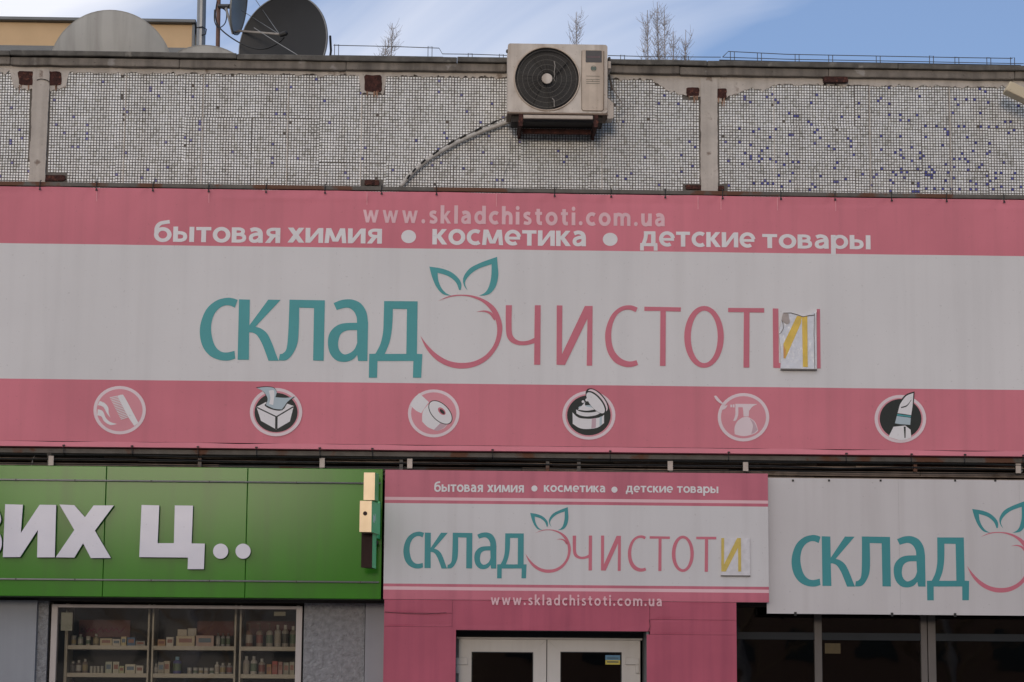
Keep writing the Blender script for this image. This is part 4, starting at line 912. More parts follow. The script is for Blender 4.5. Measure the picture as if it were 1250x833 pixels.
# goods
def stock(kind, x, w, h, level, col, label, cat, group=None, cap=None, dy=.08):
    Y = YH + dy; zb_ = P(215, Zs(0, 181 if level == 0 else 277)[1], YH).z + .001
    X = P(Zs(x, 0)[0], 790, Y).x; ww = w / 2.841 / 130 * 1.02; hh_ = h / 2.841 / 130 * 1.02
    c = flat('goods_%d_%d_%d' % tuple(int(v * 100) for v in col), col)
    name = {'bottle': 'bottle', 'pump': 'pump_bottle', 'jar': 'jar', 'box': 'carton', 'tube': 'tube'}[kind]
    t = thing(name, label, cat, (X, Y, zb_), group)
    r = ww / 2; T = Matrix.Translation((X, Y, zb_))
    if kind == 'box':
        o = MB().box(X - r, X + r, Y - .03, Y + .04, zb_, zb_ + hh_).build('carton_body', c, t, bevel=.002)
        MB().box(X - r * .7, X + r * .7, Y - .032, Y - .0302, zb_ + hh_ * .35, zb_ + hh_ * .75).build('carton_label', flat('lab%d' % RND.randint(0, 3), [(.5, .45, .4), (.3, .12, .1), (.12, .2, .3), (.55, .5, .3)][RND.randint(0, 3)]), t)
    else:
        nk = {'bottle': .78, 'pump': .72, 'jar': .74, 'tube': .85}[kind]; nr = {'bottle': .45, 'pump': .28, 'jar': .96, 'tube': .7}[kind]
        MB().lathe([(0, 0), (r * .95, 0), (r, hh_ * .04), (r, hh_ * (nk - .1)), (r * max(.5, nr), hh_ * nk), (r * nr, hh_ * nk)], 14, T).build('bottle_body', c, t, smooth=True)
        cc = flat('cap_%d' % int((cap or (.5, .5, .48))[0] * 100), cap or (.5, .5, .48))
        mb = MB().lathe([(r * nr * 1.05, hh_ * nk), (r * nr * 1.05, hh_ * .97), (0, hh_ * .97)], 12, T)
        if kind == 'pump':
            mb.tube([(X, Y, zb_ + hh_ * .96), (X, Y, zb_ + hh_)], r * .2, 6); mb.box(X - r * .9, X + r * .2, Y - r * .2, Y + r * .2, zb_ + hh_, zb_ + hh_ * 1.04)
        mb.build('cap', cc, t)
        if kind != 'jar' or ww > .04:
            lc = RND.choice([(.42, .39, .35), (.25, .09, .08), (.14, .20, .15), (.15, .15, .24), (.38, .33, .2), (.5, .5, .48), (.1, .1, .1)])
            MB().lathe([(r * 1.03, hh_ * .16), (r * 1.03, hh_ * (nk - .2))], 14, T).build('bottle_label', flat('lb%d' % int(lc[0] * 100 + lc[1] * 10), lc), t, smooth=True)
WH, IV, GY, BR, DK = (.62, .60, .55), (.60, .52, .36), (.34, .34, .34), (.30, .15, .08), (.08, .07, .07)
A, B_ = 'upper shelf', 'lower shelf'
for x, w, h, c, lb in ((142, 16, 34, GY, 'small grey jar at the left end of the left upper shelf'), (165, 18, 38, (.30, .36, .30), 'greenish squat bottle second from the left on the left upper shelf'),
                       (192, 15, 32, WH, 'white short bottle in front of the dark red poster, upper shelf'), (219, 20, 40, (.25, .22, .16), 'dark amber bottle beside the first ivory carton, upper shelf')):
    stock('jar' if w < 17 else 'bottle', x, w, h, 0, c, lb, 'bottle')
for x, w, h, c, lb in ((255, 40, 24, IV, 'wide low ivory carton under the dark red poster, upper shelf'), (291, 27, 22, WH, 'small white carton between two ivory ones on the left upper shelf'),
                       (316, 17, 30, (.66, .58, .34), 'upright yellow carton just left of the blue box, upper shelf'), (342, 27, 28, (.03, .13, .30), 'bright blue carton on the left upper shelf'),
                       (374, 32, 16, GY, 'low grey carton at the right end of the left upper shelf'), (447, 26, 22, (.5, .3, .17), 'small copper coloured carton at the left of the middle upper shelf'),
                       (476, 24, 30, WH, 'white carton beside the copper one on the middle upper shelf'), (530, 62, 34, IV, 'large cream carton at the base of the pile on the middle upper shelf'),
                       (597, 60, 36, (.52, .38, .36), 'wide pinkish carton on the middle upper shelf')):
    stock('box', x, w, h, 0, c, lb, 'box', dy=.08 + RND.uniform(0, .03))
def stack(x, w, z0, h, c, lb):
    Y = YH + .10; zb_ = P(215, Zs(0, 181)[1], YH).z + .001 + z0 / 2.841 / 130 * 1.02 + .001; X = P(Zs(x, 0)[0], 790, Y).x; q = w / 2.841 / 260
    t = thing('carton', lb, 'box', (X, Y, zb_)); MB().box(X - q, X + q, Y - .03, Y + .03, zb_, zb_ + h / 2.841 / 130).build('carton_body', flat('goods_s%d' % x, c), t, bevel=.002)
stack(518, 32, 34, 22, (.55, .5, .42), 'cream carton stacked on the left of the large cream one'); stack(552, 30, 34, 26, (.42, .40, .36), 'grey carton stacked on the right of the large cream one')
for i_, x in enumerate((642, 659, 677)):
    stock('bottle', x, 14, 46, 0, (.40, .40, .42), ['left', 'middle', 'right'][i_] + ' one of three slim grey cans on the middle upper shelf', 'can', cap=(.15, .15, .16))
pc = [((.20, .10, .07), 'dark brown pump bottle, first from the left divider on the right upper shelf'), ((.36, .30, .25), 'tan pump bottle second in the row on the right upper shelf'), ((.42, .39, .35), 'beige pump bottle third in the row on the right upper shelf'),
      ((.48, .46, .44), 'pale capped bottle fourth in the row on the right upper shelf'), ((.44, .42, .40), 'grey beige bottle fifth in the row on the right upper shelf'), ((.30, .27, .25), 'brownish bottle at the frame end of the right upper shelf')]
for i_, x in enumerate((750, 786, 820, 849, 875, 902)):
    stock('pump' if i_ < 3 else 'bottle', x, 23, 76 - (4 if i_ == 5 else 0), 0, pc[i_][0], pc[i_][1], 'bottle', cap=(.5, .48, .46) if i_ > 2 else (.12, .08, .06))
for i_, (x, c) in enumerate(((142, DK), (162, (.16, .14, .13)), (184, (.25, .2, .18)))):
    stock('bottle', x, 18, 40 + 4 * i_, 1, c, ['shortest dark', 'middle dark', 'tallest reddish dark'][i_] + ' bottle of three at the left of the left lower shelf', 'bottle')
for i_, x in enumerate((206, 218, 230, 243)):
    stock('jar', x, 10, 24, 1, (.50, .50, .46), 'tiny pale jar, ' + ['leftmost', 'second from the left', 'third from the left', 'rightmost'][i_] + ' of four on the left lower shelf', 'jar', 'tiny pale jars on the left lower shelf')
for x, w, h, c, lb in ((267, 22, 38, (.42, .46, .38), 'tall greenish white carton right of the tiny jars, lower shelf'), (292, 20, 38, (.50, .50, .42), 'tall ivory white carton next to the greenish one, lower shelf'),
                       (312, 16, 24, (.45, .5, .3), 'small lime carton on the left lower shelf'), (342, 34, 30, (.60, .58, .48), 'wide cream carton near the right of the left lower shelf'), (374, 24, 26, WH, 'white carton against the first divider, lower shelf'),
                       (448, 20, 38, (.35, .34, .3), 'grey carton left of the blue bottle on the middle lower shelf'), (468, 20, 42, (.5, .45, .36), 'tall beige carton touching the blue bottle, lower shelf'),
                       (822, 16, 34, (.38, .2, .08), 'bronze carton on the right lower shelf'), (842, 18, 44, (.40, .08, .08), 'red carton next to the bronze one, lower shelf'), (861, 14, 42, (.42, .25, .25), 'dull pink carton after the red one, lower shelf'),
                       (881, 18, 40, (.34, .35, .32), 'grey carton near the frame on the right lower shelf'), (901, 16, 42, (.40, .40, .34), 'pale carton last on the right lower shelf')):
    stock('box', x, w, h, 1, c, lb, 'box', dy=.08 + RND.uniform(0, .03))
stock('bottle', 430, 14, 34, 1, GY, 'grey bottle against the first divider on the middle lower shelf', 'bottle')
stock('bottle', 503, 28, 58, 1, (.13, .14, .38), 'large blue and violet bottle on the middle lower shelf', 'bottle', cap=(.25, .45, .6))
for i_, x in enumerate((546, 566, 585, 604, 623)): stock('jar', x, 15, 21, 1, (.58, .58, .58), 'small white jar, ' + ['leftmost', 'second from the left', 'middle one', 'second from the right', 'rightmost'][i_] + ' of the five on the middle lower shelf', 'jar', 'small white jars on the middle lower shelf')
stock('bottle', 641, 16, 42, 1, WH, 'tall white bottle after the five white jars, lower shelf', 'bottle'); stock('bottle', 661, 19, 38, 1, (.4, .4, .4), 'grey bottle second from the second divider, middle lower shelf', 'bottle'); stock('bottle', 684, 19, 38, 1, (.3, .3, .32), 'dark grey bottle touching the second divider, middle lower shelf', 'bottle')
for i_, x in enumerate((742, 768, 796)): stock('bottle', x, 22, 62 - 8 * (i_ == 2), 1, [(.42, .38, .37), (.60, .58, .56), (.38, .34, .30)][i_], ['grey bottle with red cap at the second divider', 'white bottle with red cap between two darker ones', 'tan bottle with pale cap beside the bronze carton'][i_] + ', right lower shelf', 'bottle', cap=(.5, .03, .04) if i_ < 2 else (.5, .46, .4))
# posters behind and on the glass
pp = thing('poster', 'dark red poster with a pink scribble at the back of the left shelves', 'poster', (P(128, 768, .6).x, .6, P(128, 768, .6).z))
MB().pbox(96.5, 757, 159, 778, YH + .30, YH + .31).build('poster_board', flat('dark_red', (.11, .012, .022), .5), pp)
MB().tube([P(*Zs(x, y), YH + .295) for x, y in cmr([(172, 128), (180, 118), (186, 134), (196, 120), (204, 132), (212, 120), (220, 136), (236, 118), (244, 132), (254, 122), (262, 134), (274, 118), (280, 130), (292, 120), (300, 134), (320, 116)], False, 3)], .004, 4).build('scribble', flat('scribble_pink', (.35, .08, .18), .5), pp)
for l, r, lb in ((Zs(570, 0)[0], Zs(697, 0)[0], 'dark red poster at the back of the middle shelves'), (Zs(740, 0)[0], Zs(908, 0)[0], 'dark red poster behind the pump bottles at the right')):
    tag(MB().pbox(l, 758.5, r, 776, YH + .32, YH + .33).build('poster', flat('dark_red', (.11, .012, .022), .5)), lb, 'poster')
tag(MB().pbox(74.5, 748, 88.5, 770, YW + .02, YW + .022).build('paper_notice', flat('notice', (.42, .44, .40), .7)), 'pale paper notice taped inside the left corner of the shop window', 'notice')
tag(MB().pbox(334.5, 747, 348.5, 752, YW + .02, YW + .022).build('paper_notice', flat('notice2', (.35, .35, .28), .7)), 'tiny paper strip stuck inside the right corner of the shop window', 'notice')

# ================================================================== AIR CONDITIONER
YA = -.46
Zc = lambda x, y: (600 + x / 5.95, 30 + y / 5.95)
ac = thing('air_conditioner', 'dirty beige air conditioner outdoor unit hung on the parapet', 'air conditioner', (P(681, 145, YA).x, YA, P(681, 145, YA).z))
def AX(x): return P(Zc(x, 0)[0], 98, YA).x
def AZ(y): return P(681, Zc(0, y)[1], YA).z
ax0, ax1, az0, az1 = AX(117), AX(842), AZ(640), AZ(143)
cx_, cz_ = AX(403), AZ(397); rr_ = (AX(636) - AX(170)) / 2
# front plate with round hole and rounded corners
def rrect(x0, x1, z0, z1, r, n=5):
    out = []
    for (cx, cz, a0) in ((x1 - r, z1 - r, 0), (x0 + r, z1 - r, 90), (x0 + r, z0 + r, 180), (x1 - r, z0 + r, 270)):
        for i in range(n + 1):
            a = R_(a0 + 90 * i / n); out.append((cx + r * math.cos(a), cz + r * math.sin(a)))
    return out
body = MB(); body.use(ACW)
body.prism([rrect(ax0, ax1, az0, az1, .025), circ(cx_, cz_, rr_, rr_, 48)], YA, None)
lo = rrect(ax0, ax1, az0, az1, .025); k = len(lo); yb_ = YA + .33
body.add([(p[0], YA, p[1]) for p in lo] + [(p[0], yb_, p[1]) for p in lo], [(i, (i + 1) % k, (i + 1) % k + k, i + k) for i in range(k)] + [tuple(range(k, 2 * k))])
body.build('casing', None, ac, recalc=False)
lo = circ(cx_, cz_, rr_, rr_, 48); k = 48
sh_ = MB(); sh_.add([(p[0], YA, p[1]) for p in lo] + [(p[0], YA + .10, p[1]) for p in lo], [(i, (i + 1) % k, (i + 1) % k + k, i + k) for i in range(k)] + [tuple(range(k, 2 * k))]); sh_.build('fan_shroud', BLACK, ac)
# rim ring
def ring(rad, y, t, n=56, seg=5): return [Vector((cx_ + rad * math.cos(2 * math.pi * i / n), y, cz_ + rad * math.sin(2 * math.pi * i / n))) for i in range(n + 1)]
MB().tube(ring(rr_ + .004, YA - .006, 0), .0075, 6, cap=False).build('grille_rim', ACP, ac, smooth=True)
gr = MB()
for i in range(1, 25):
    rad = .062 + (rr_ - .068) * i / 25; big = i % 5 == 3
    gr.use(WIREL if big else WIRE).tube(ring(rad, YA - .008, 0, 44), .0026 if big else .0017, 4, cap=False)
gr.use(WIRE)
for i in range(24):
    a = 2 * math.pi * i / 24 + .05; gr.tube([(cx_ + .05 * math.cos(a), YA - .004, cz_ + .05 * math.sin(a)), (cx_ + rr_ * math.cos(a), YA - .002, cz_ + rr_ * math.sin(a))], .0018, 4)
gr.build('fan_grille', None, ac, smooth=True)
MB().lathe([(0, .004), (.046, .004), (.05, 0), (.05, -.01)], 28, Matrix.Translation((cx_, YA - .012, cz_)) @ Matrix.Rotation(R_(90), 4, 'X')).build('grille_hub', ACW, ac)
for i in range(3):
    a0 = i * 2.094 + .5; mb = MB(); vs = []
    for j in range(8):
        t = j / 7; r_a = .07; r_b = rr_ - .03; a = a0 + t * 1.35
        vs += [(cx_ + r_a * math.cos(a), YA + .03 + .05 * t, cz_ + r_a * math.sin(a)), (cx_ + r_b * math.cos(a + .25), YA + .03 + .05 * t, cz_ + r_b * math.sin(a + .25))]
    mb.add(vs, [(2 * j, 2 * j + 1, 2 * j + 3, 2 * j + 2) for j in range(7)]).build('fan_blade', flat('fan_grey', (.05, .045, .04), .6), ac)
# dusty threads caught in the grille
MB().tube([P(*Zc(x, y), YA - .012) for x, y in [(455, 268), (462, 300), (455, 345), (458, 375), (452, 392), (463, 415)]], .006, 5, .002).build('caught_fibre', flat('lint', (.30, .27, .24), .8), ac)
MB().tube([P(*Zc(x, y), YA - .012) for x, y in [(440, 535), (455, 552), (456, 600)]], .005, 5).build('caught_fibre', flat('lint', (.30, .27, .24), .8), ac)
MB().prism(rrect(AX(655), AX(815), AZ(625), AZ(183), .018), YA - .006, YA - .0005).build('service_panel', ACP, ac, bevel=.004)
MB().tube([(AX(x), YA - .007, AZ(y)) for x, y in [(655, 190), (653, 400), (655, 615), (668, 625), (800, 625), (814, 615), (815, 400), (815, 190)]], .003, 4).build('panel_groove', flat('groove', (.14, .10, .07), .8), ac)
MB().prism(rrect(AX(683), AX(800), AZ(274), AZ(188), .008), YA - .009, YA - .0065).build('brand_plate', flat('plate_dark', (.02, .018, .026), .4), ac)
MB().box(AX(692), AX(787), YA - .0105, YA - .0092, AZ(241), AZ(228)).build('plate_print', flat('plate_print', (.10, .06, .07), .5), ac)
MB().prism([circ(AX(741), AZ(318), .027), circ(AX(741), AZ(318), .022)], YA - .0085).build('round_mark', flat('mark', (.16, .16, .13), .6), ac)
MB().box(AX(724), AX(758), YA - .0085, YA - .0065, AZ(330), AZ(306)).build('round_mark', flat('mark2', (.13, .17, .14), .6), ac)
for y in (372, 396, 410, 425): MB().box(AX(688), AX(786), YA - .0085, YA - .0065, AZ(y + 3), AZ(y)).build('print_line', flat('mark', (.16, .16, .13), .6), ac)
MB().box(ax0 - .004, ax1 + .004, YA - .003, YA + .334, AZ(652), az0 - .002).build('base_rim', flat('base_rim', (.26, .19, .14), .7), ac, bevel=.003)  # base colour darkened for the shade under the casing
MB().box(ax0 + .04, ax1 - .04, YA + .06, YA + .30, AZ(700), AZ(653)).build('drip_pan', flat('pan', (.03, .024, .02), .8), ac)  # near-black block stands in for the shade beneath the unit
MB().box(AX(846), AX(869), YA + .02, YA + .25, AZ(310), AZ(255)).build('side_handle', ACW, ac, bevel=.006)
MB().prism([(AX(843), AZ(520)), (AX(887), AZ(560)), (AX(889), AZ(660)), (AX(880), AZ(672)), (AX(843), AZ(672))][::-1], YA + .03, YA + .2).build('valve_cover', ACW, ac, bevel=.005)
for x, y in ((115, 188), (857, 232)):
    MB().lathe([(0, .012), (.014, .012), (.014, -.03)], 10, Matrix.Translation((AX(x), YA + .05, AZ(y))) @ Matrix.Rotation(R_(90), 4, 'X')).build('grommet', BLACK, ac)
MB().tube([P(*Zc(x, y), -.2) for x, y in cmr([(850, 355), (862, 400), (870, 440), (875, 480)], False)], .010, 6).build('pipe_stub', flat('dark_pipe', (.10, .08, .065), .7), ac)
MB().tube([P(*Zc(x, y), -.2) for x, y in cmr([(870, 440), (905, 505), (940, 560), (948, 580), (935, 600), (900, 592)], False)], .0055, 6).build('loose_wire', flat('loose_wire', (.28, .25, .22), .7), ac)
# support bracket
bk = thing('wall_bracket', 'rusty angle bracket carrying the air conditioner', 'bracket', (P(681, 160, -.2).x, -.1, P(681, 160, -.2).z))
zb1 = AZ(702)
for x in (213, 758):
    X = AX(x)
    MB().box(X - .022, X + .022, YA - .05, -.001, zb1 - .028, zb1 - .003).build('bracket_arm', RUST, bk)
    MB().box(X - .018, X + .018, YA - .052, YA - .042, AZ(752), zb1 + .05).build('bracket_plate', RUST, bk)
    MB().box(X - .014, X + .014, -.03, -.002, P(700, 170, -.03).z, zb1 - .03).build('bracket_upright', RUST, bk)
    MB().tube([(X, YA + .03, zb1 - .03), (X, -.03, P(700, 168, -.03).z)], .012, 6).build('bracket_strut', RUST, bk)
MB().box(AX(232), AX(735), YA - .045, YA - .012, AZ(693), AZ(668)).build('cross_bar', flat('bar_beige', (.50, .42, .35), .5), bk, bevel=.004)
MB().box(AX(232), AX(735), -.20, -.16, P(681, 163.5, -.2).z, P(681, 157.5, -.2).z).build('cross_bar', RUST, bk)
# insulated line running down to the banner
ln = thing('refrigerant_line', 'grey wrapped pipe and black cable curving from the air conditioner down to the banner rail', 'pipe', (P(560, 185, -.05).x, -.05, P(560, 185, -.05).z))
Z3 = lambda x, y: (480 + x / 3.472, y / 3.472)
path = cmr([(32, 790), (60, 755), (100, 715), (160, 668), (240, 620), (320, 580), (400, 548), (490, 515), (560, 490)], False)
MB().tube([P(*Z3(*p), -.05) for p in path], .023, 8).build('wrapped_pipe', TAPE, ln, smooth=True)
path2 = cmr([(44, 780), (70, 742), (110, 700), (168, 655), (245, 604), (320, 568), (400, 530), (480, 498), (560, 475)], False)
MB().tube([P(*Z3(*p), -.06) for p in path2], .007, 6).build('cable', flat('grey_cable', (.14, .13, .12), .6), ln)
for i_ in range(9):
    t = i_ / 8; q = path2[int(4 + t * 38)]; q2 = path2[min(len(path2) - 1, int(4 + t * 38) + 2)]
    MB().tube([P(q[0] / 3.472 + 480, q[1] / 3.472 + .6, -.07), P(q2[0] / 3.472 + 480, q2[1] / 3.472 - .3, -.075)], .010, 6).build('cable_wrap', CABLE, ln)
tag(MB().tube([P(x, y, -.01) for x, y in [(624, 168), (622, 195), (616, 212), (613, 226)]], .003, 4).build('thin_wire', flat('thin_grey', (.2, .19, .18), .7)), 'thin wire hanging down the mosaic below the air conditioner', 'wire')
tag(MB().tube([P(x, y, -.03) for x, y in cmr([(45, 98), (50, 96.5), (57, 98), (61, 101)], False)], .004, 5).build('bent_rod', flat('dark_rod', (.05, .04, .035), .7)), 'short bent rod bridging the two rusty plates across the left concrete joint', 'rod')

# ---- floodlight at the right edge
fl = thing('floodlight', 'beige angled floodlight housing under the coping at the right edge', 'floodlight', (P(1245, 115, -.35).x, -.35, P(1245, 115, -.35).z))
def rot_box(nm, c, sx, sy, sz, ang, m, parent, tilt=0):
    T = Matrix.Translation(c) @ Matrix.Rotation(ang, 4, 'Y') @ Matrix.Rotation(tilt, 4, 'X'); mb = MB()
    mb.add([T @ Vector((x * sx / 2, y * sy / 2, z * sz / 2)) for x in (-1, 1) for y in (-1, 1) for z in (-1, 1)], [(0, 1, 3, 2), (4, 6, 7, 5), (0, 4, 5, 1), (2, 3, 7, 6), (0, 2, 6, 4), (1, 5, 7, 3)])
    return mb.build(nm, m, parent, bevel=.008)
rot_box('lamp_housing', P(1246, 115.5, -.35), .30, .16, .10, R_(26), BEIGE, fl)
rot_box('lamp_end', P(1266, 126, -.35), .10, .20, .13, R_(26), BEIGE, fl)
MB().tube([P(1262, 122, -.30), P(1268, 112, -.12), P(1268, 108, .0)], .012, 6).build('lamp_arm', STEEL, fl)

# ================================================================== ROOF
zroof = z_slab - .139
def base(px, Y): return Vector((P(px, 60, Y).x, Y, zroof))
# cream rooftop room
hut = thing('rooftop_room', 'cream rendered rooftop room with a grey metal cap behind the pale dish', 'building', base(100, 5))
Yh = 5.0
xh1 = P(237.5, 40, Yh).x; zh1 = P(120, 24, Yh).z; zc0 = P(120, 28.5, Yh).z
MB().box(-9, xh1 - .03, Yh, Yh + 5, P(120, 57.5, Yh).z, zc0).build('wall', CREAM, hut)
MB().box(-9, xh1 + .02, Yh - .08, Yh + 5.05, zc0 + .001, zh1).build('roof_cap', CAPM, hut, bevel=.01)
MB().box(xh1 - .028, xh1 + .0, Yh - .02, Yh + .03, zroof, zc0).build('corner_trim', CAPM, hut)
MB().box(-9, xh1 - .03, Yh - .03, Yh + 4.9, zroof + .02, P(120, 57.8, Yh).z).build('flashing', CAPM, hut)
def tube_thing(nm, px0, py0, px1, Y, r, m, label, cat, top=-60):
    b = base(px0, Y); o = MB().tube([b, (P(px1, top, Y).x, Y, P(px1, top, Y).z)], r, 12).build(nm, m, smooth=False)
    return tag(o, label, cat)
tube_thing('vent_pipe', 246, 0, 247.5, 2.5, .048, GALV, 'thick grey vent pipe standing beside the rooftop room', 'pipe')
b = P(244, 34, 2.45); MB().tube([P(240, 34, 2.44), P(247, 33, 2.44), P(252, 36, 2.44), P(251, 42, 2.44), P(246, 43, 2.44)], .006, 5).build('x', CABLE); o = bpy.data.objects['x']; o.name = 'pipe_wire'; tag(o, 'thin dark wire looped around the thick grey vent pipe', 'wire')
tube_thing('antenna_mast', 266.5, 0, 268, 1.6, .022, flat('rust_mast', (.17, .10, .08), .8), 'thin rusty antenna mast carrying the small dish', 'mast')
def dish(name, label, c, n, R, depth, m, mrim, parentloc, sx=1):
    t = thing(name, label, 'satellite dish', parentloc)
    q = Vector(n).normalized().to_track_quat('Z', 'X').to_matrix().to_4x4(); T = Matrix.Translation(c) @ q
    prof = [(R * i / 14, depth * (i / 14) ** 2) for i in range(15)]
    front = MB().lathe(prof[0:], 64, T).build('reflector', m, t, smooth=True)
    MB().lathe([(r, h - .012) for r, h in prof], 64, T).build('reflector_back', m, t, smooth=True)
    MB().lathe([(R - .001, depth - .013), (R + .009, depth - .013), (R + .009, depth + .006), (R - .002, depth + .006)], 64, T).build('rim', mrim, t, smooth=False)
    return t, T
Yd = 1.1
pd, T = dish('satellite_dish', 'large pale grey satellite dish seen from behind at the left of the roof', P(133, 89.5, Yd), (.05, .9, .25), .62, -.0 + .11, DISHG, DISHG, base(133, Yd))
MB().tube([base(133, Yd + .3), P(133, 88, Yd + .2)], .03, 8).build('mast', GALV, pd)
pd2, T = dish('satellite_dish', 'low pale dish barely rising above the coping between the pipe and the dark dish', P(250, 126, 1.0), (0, .85, .3), .56, .08, DISHG, DISHG, base(250, 1.0))
MB().tube([base(250, 1.2), P(250, 100, 1.2)], .025, 8).build('mast', GALV, pd2)
dd, T = dish('satellite_dish', 'large dark satellite dish in the middle of the roof group', P(351, 58, .95), (-.48, -.87, .03), .51, .09, DISHD, flat('rim_grey', (.22, .22, .22), .5), base(351, .95))  # rim colour lightened for the rim light around the shaded dish
MB().tube([base(356, 1.2), P(355, 58, 1.15)], .03, 8).build('mast', GALV, dd)
MB().tube([P(403, 44, .8), P(404, 62, .78), P(403, 70, .78)], .012, 6).build('side_brace', flat('brace_dark', (.02, .02, .02), .6), dd)
sdh, T = dish('satellite_dish', 'small dish seen edge-on with a feed arm beside the rusty mast', P(286, 4, 1.2), (.985, -.13, -.13), .31, .05, DISHM, DISHM, base(286, 1.35))
feed = P(341, 42, .5)
MB().tube([P(284, 41, 1.3), P(292, 38, 1.15), feed], .011, 6).build('feed_arm', flat('arm_tan', (.33, .29, .25), .6), sdh)
for a in ((310, -3), (295, 13)): MB().tube([P(*a, 1.3), feed], .0035, 4).build('feed_strut', GALV, sdh)
MB().lathe([(0, -.03), (.02, -.03), (.026, 0), (.026, .03), (.016, .05), (0, .05)], 12, Matrix.Translation(P(345, 42, .5)) @ Matrix.Rotation(R_(70), 4, 'Y')).build('feed_horn', BLACK, sdh)
MB().tube([P(268, 8, 1.55), P(281, 8, 1.4)], .025, 8).build('mount', BLACK, sdh)
MB().tube([P(276, 10, 1.4), P(284, 41, 1.3)], .012, 6).build('mount_bar', DISHM, sdh)
tag(MB().tube([P(310, 34, .62), P(338, 52, .56), P(366, 69, .5)], .004, 4).build('stay_wire', GALV), 'thin diagonal stay wire in front of the dark dish', 'wire')
tag(MB().tube([P(x, y, 1.25 - .75 * (x - 262) / 85) for x, y in cmr([(265, 2), (263, 20), (268, 34), (285, 48), (305, 58), (322, 60), (338, 54), (347, 46)], False)], .007, 6).build('dish_cable', CABLE), 'black cable sagging from the mast to the feed horn of the small dish', 'cable')
tag(MB().tube([P(x, y, 1.5) for x, y in cmr([(266, 8), (276, 14), (275, 28), (267, 34), (262, 26), (262, 12)], False)], .006, 6).build('mast_cable', CABLE), 'loop of black cable hanging round the rusty mast', 'cable')
# lightning conductor wires with little posts
def conductor(Y, pts, posts, label, edge=None):
    t = thing('lightning_conductor', label, 'wire', base(pts[0][0], Y))
    MB().tube([P(*p, Y) for p in pts], .0045, 4).build('conductor_wire', flat('wire_dark', (.05, .05, .055), .6), t)
    for px, py in posts:
        p = P(px, py, Y); w = .02
        MB().tube([(p.x - w, Y, zroof), (p.x - w, Y, p.z + .015), (p.x + w, Y, p.z + .012), (p.x + w, Y, zroof)], .0045, 4).build('wire_holder', flat('wire_dark', (.05, .05, .055), .6), t)
    if edge: MB().tube([P(*p, Y + .05) for p in edge], .013, 6).build('edge_strip', flat('edge_black', (.02, .02, .022), .6), t)
conductor(.9, [(407, 55.5), (480, 57), (536, 59), (540, 66), (580, 66.5), (622, 68)], [(411, 56), (525, 58.5), (574, 67), (612, 68)], 'thin conductor wire on small hoops right of the dark dish', [(404, 69), (480, 70), (541, 71)])
conductor(.9, [(742, 68), (800, 69.5), (880, 70)], [(760, 69), (838, 70)], 'thin conductor wire on hoops in front of the bare treetops')
conductor(.9, [(882, 70), (889, 63), (960, 66.5), (1090, 69), (1170, 70.5), (1236, 71.5)], [(894, 65), (927, 66.5), (973, 68), (1014, 69), (1072, 70), (1137, 70), (1168, 71.5), (1207, 72), (1236, 72)], 'long double conductor wire on hoops at the right of the roof', [(878, 74.5), (960, 76.5), (1100, 78.5), (1246, 81)])
conductor(1.0, [(882, 70), (960, 72.5), (1100, 75), (1250, 78)], [], 'lower of the two conductor wires at the right of the roof')

# ================================================================== TREES BEHIND
def poplar(px, py_top, Y, seed, label, spread=.5, n1=85, bark_hazed=BARK, group=None, lean=0, zbase=0):
    rd = random.Random(seed); top = P(px, py_top, Y); H = top.z; x0 = top.x
    t = thing('bare_tree', label, 'tree', (x0, Y, zbase), group)
    tr = MB(); pth = []
    for i in range(11):
        f = i / 10; pth.append(Vector((x0 + lean * f + .05 * math.sin(f * 9 + seed), Y + .05 * math.cos(f * 7), f * H)))
    tr.tube(pth, .13, 7, .008).build('trunk', bark_hazed, t, smooth=True)
    br = MB()
    def at(f): i = min(9, int(f * 10)); return pth[i].lerp(pth[i + 1], f * 10 - i)
    for i in range(n1):
        f = .35 + .63 * (i / n1) ** .8; p = at(f); a = rd.uniform(0, 6.28); Ln = (1 - f) * 2.6 * rd.uniform(.6, 1.1) + .35
        d = Vector((math.cos(a) * spread * .55, math.sin(a) * spread * .55, 1)).normalized(); pts = [p]
        for k in range(5):
            d = (d + Vector((rd.uniform(-.16, .16), rd.uniform(-.16, .16), .05))).normalized(); pts.append(pts[-1] + d * Ln / 5)
        br.tube(pts, .022 * (1.15 - f), 4, .003, cap=False)
        for k in range(13):
            q = pts[rd.randint(1, 5)]; dd_ = (Vector((rd.uniform(-1, 1), rd.uniform(-1, 1), rd.uniform(.2, 1.3)))).normalized(); l_ = rd.uniform(.12, .38)
            m2 = q + dd_ * l_ * .5; e = m2 + (dd_ + Vector((rd.uniform(-.4, .4), 0, .3))).normalized() * l_ * .5
            br.tube([q, m2, e], .0055, 3, .003, cap=False)
    br.build('crown', bark_hazed, t)
    return t
poplar(480, 28, 42, 3, 'bare treetop just right of the dark dish', spread=.4)
poplar(470, 48, 43, 4, 'short bare treetop touching the tree right of the dark dish', spread=.4)
poplar(702, 14, 42, 5, 'bare treetop rising right behind the air conditioner', spread=.35)
poplar(789, 12, 42, 6, 'leftmost tall bare poplar of the clump right of the air conditioner', spread=.45, n1=80)
poplar(803, 2, 42.5, 7, 'tallest bare poplar in the clump right of the air conditioner', spread=.45, n1=80)
poplar(813, 10, 42, 8, 'slender bare poplar just right of the tallest one', spread=.4, n1=70)
poplar(824, 38, 42, 9, 'shorter bare poplar between the slender and the outer tree', spread=.4)
poplar(837, 36, 42.5, 10, 'rightmost bare poplar of the clump', spread=.5, n1=70)

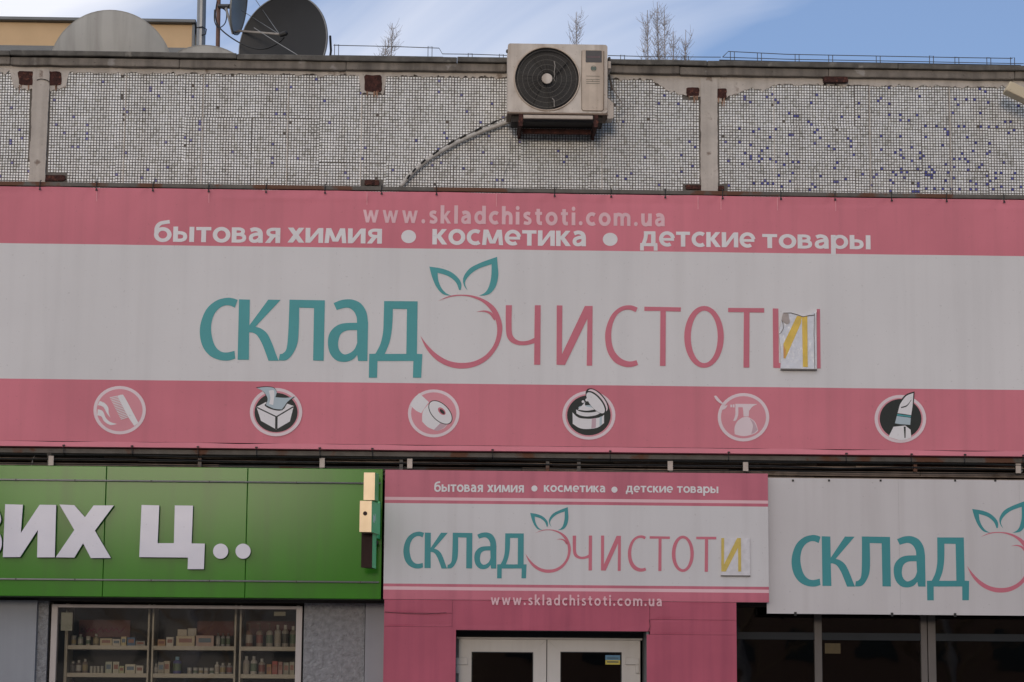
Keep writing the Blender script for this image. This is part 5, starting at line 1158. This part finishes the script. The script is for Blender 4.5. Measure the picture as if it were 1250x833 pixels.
# ================================================================== ACROSS THE STREET (seen only in reflections)
for i, x in enumerate((-27, 27)):  # blocks added out of view, heights set for the dark reflected skyline
    b_ = thing('apartment_block', ['long pale apartment block across the street to the left', 'brick apartment block across the street to the right'][i], 'building', (x, -78, 0))
    MB().box(x - 26.4, x + 26.4, -92, -78, 0, 8.8 + 3 * i).build('wall', flat('block%d' % i, [(.30, .26, .22), (.22, .13, .09)][i], .9), b_)
    MB().box(x - 26.7, x + 26.7, -92.3, -77.7, 8.81 + 3 * i, 9.2 + 3 * i).build('roof', CAPM, b_)
    for u in range(17):
        for v in range(3):
            MB().box(x - 25 + u * 2.95, x - 23.5 + u * 2.95, -77.99, -77.93, 1.2 + v * 2.7, 2.6 + v * 2.7).build('window', flat('blk_glass', (.03, .035, .04), .15), b_)
def street_tree(x, y, H, seed, label):
    rd = random.Random(seed); t = thing('bare_tree', label, 'tree', (x, y, 0)); tr = MB().tube([(x, y, 0), (x + .1, y, H * .35), (x, y + .1, H * .6)], .2, 8, .1).build('trunk', BARK, t)
    mb = MB()
    def grow_(p, d, l, r, dep):
        pts = [p]; 
        for k in range(3):
            d = (d + Vector((rd.uniform(-.3, .3), rd.uniform(-.3, .3), rd.uniform(-.05, .2)))).normalized(); pts.append(pts[-1] + d * l / 3)
        mb.tube(pts, r, 4 if dep else 3, r * .55, cap=False)
        if dep < 4:
            for k in range(4 if dep < 3 else 3):
                q = pts[rd.randint(1, 3)]; grow_(q, (d + Vector((rd.uniform(-.9, .9), rd.uniform(-.9, .9), rd.uniform(-.3, .5)))).normalized(), l * .66, r * .55, dep + 1)
    for k in range(6):
        grow_(Vector((x, y, H * (.28 + .06 * k))), Vector((math.cos(k * 2.4), math.sin(k * 2.4), .8)).normalized(), H * .26, .07, 1)
    mb.build('crown', mat('bark_warm%d' % seed, (.26, .17, .10), .9), t)
for i, (x, y, H) in enumerate(((7.5, -44, 8.5), (12.5, -40, 7.5), (17, -46, 9), (-8, -48, 8), (-18, -45, 8.5))):
    street_tree(x, y, H, 20 + i, ['spreading bare street tree opposite the shopfront', 'low bare street tree opposite the right shopfront', 'tall bare street tree farthest right across the road', 'bare street tree opposite the shop window', 'bare street tree farthest left across the road'][i])

for o in bpy.data.objects:
    if '_w' in o: del o['_w']
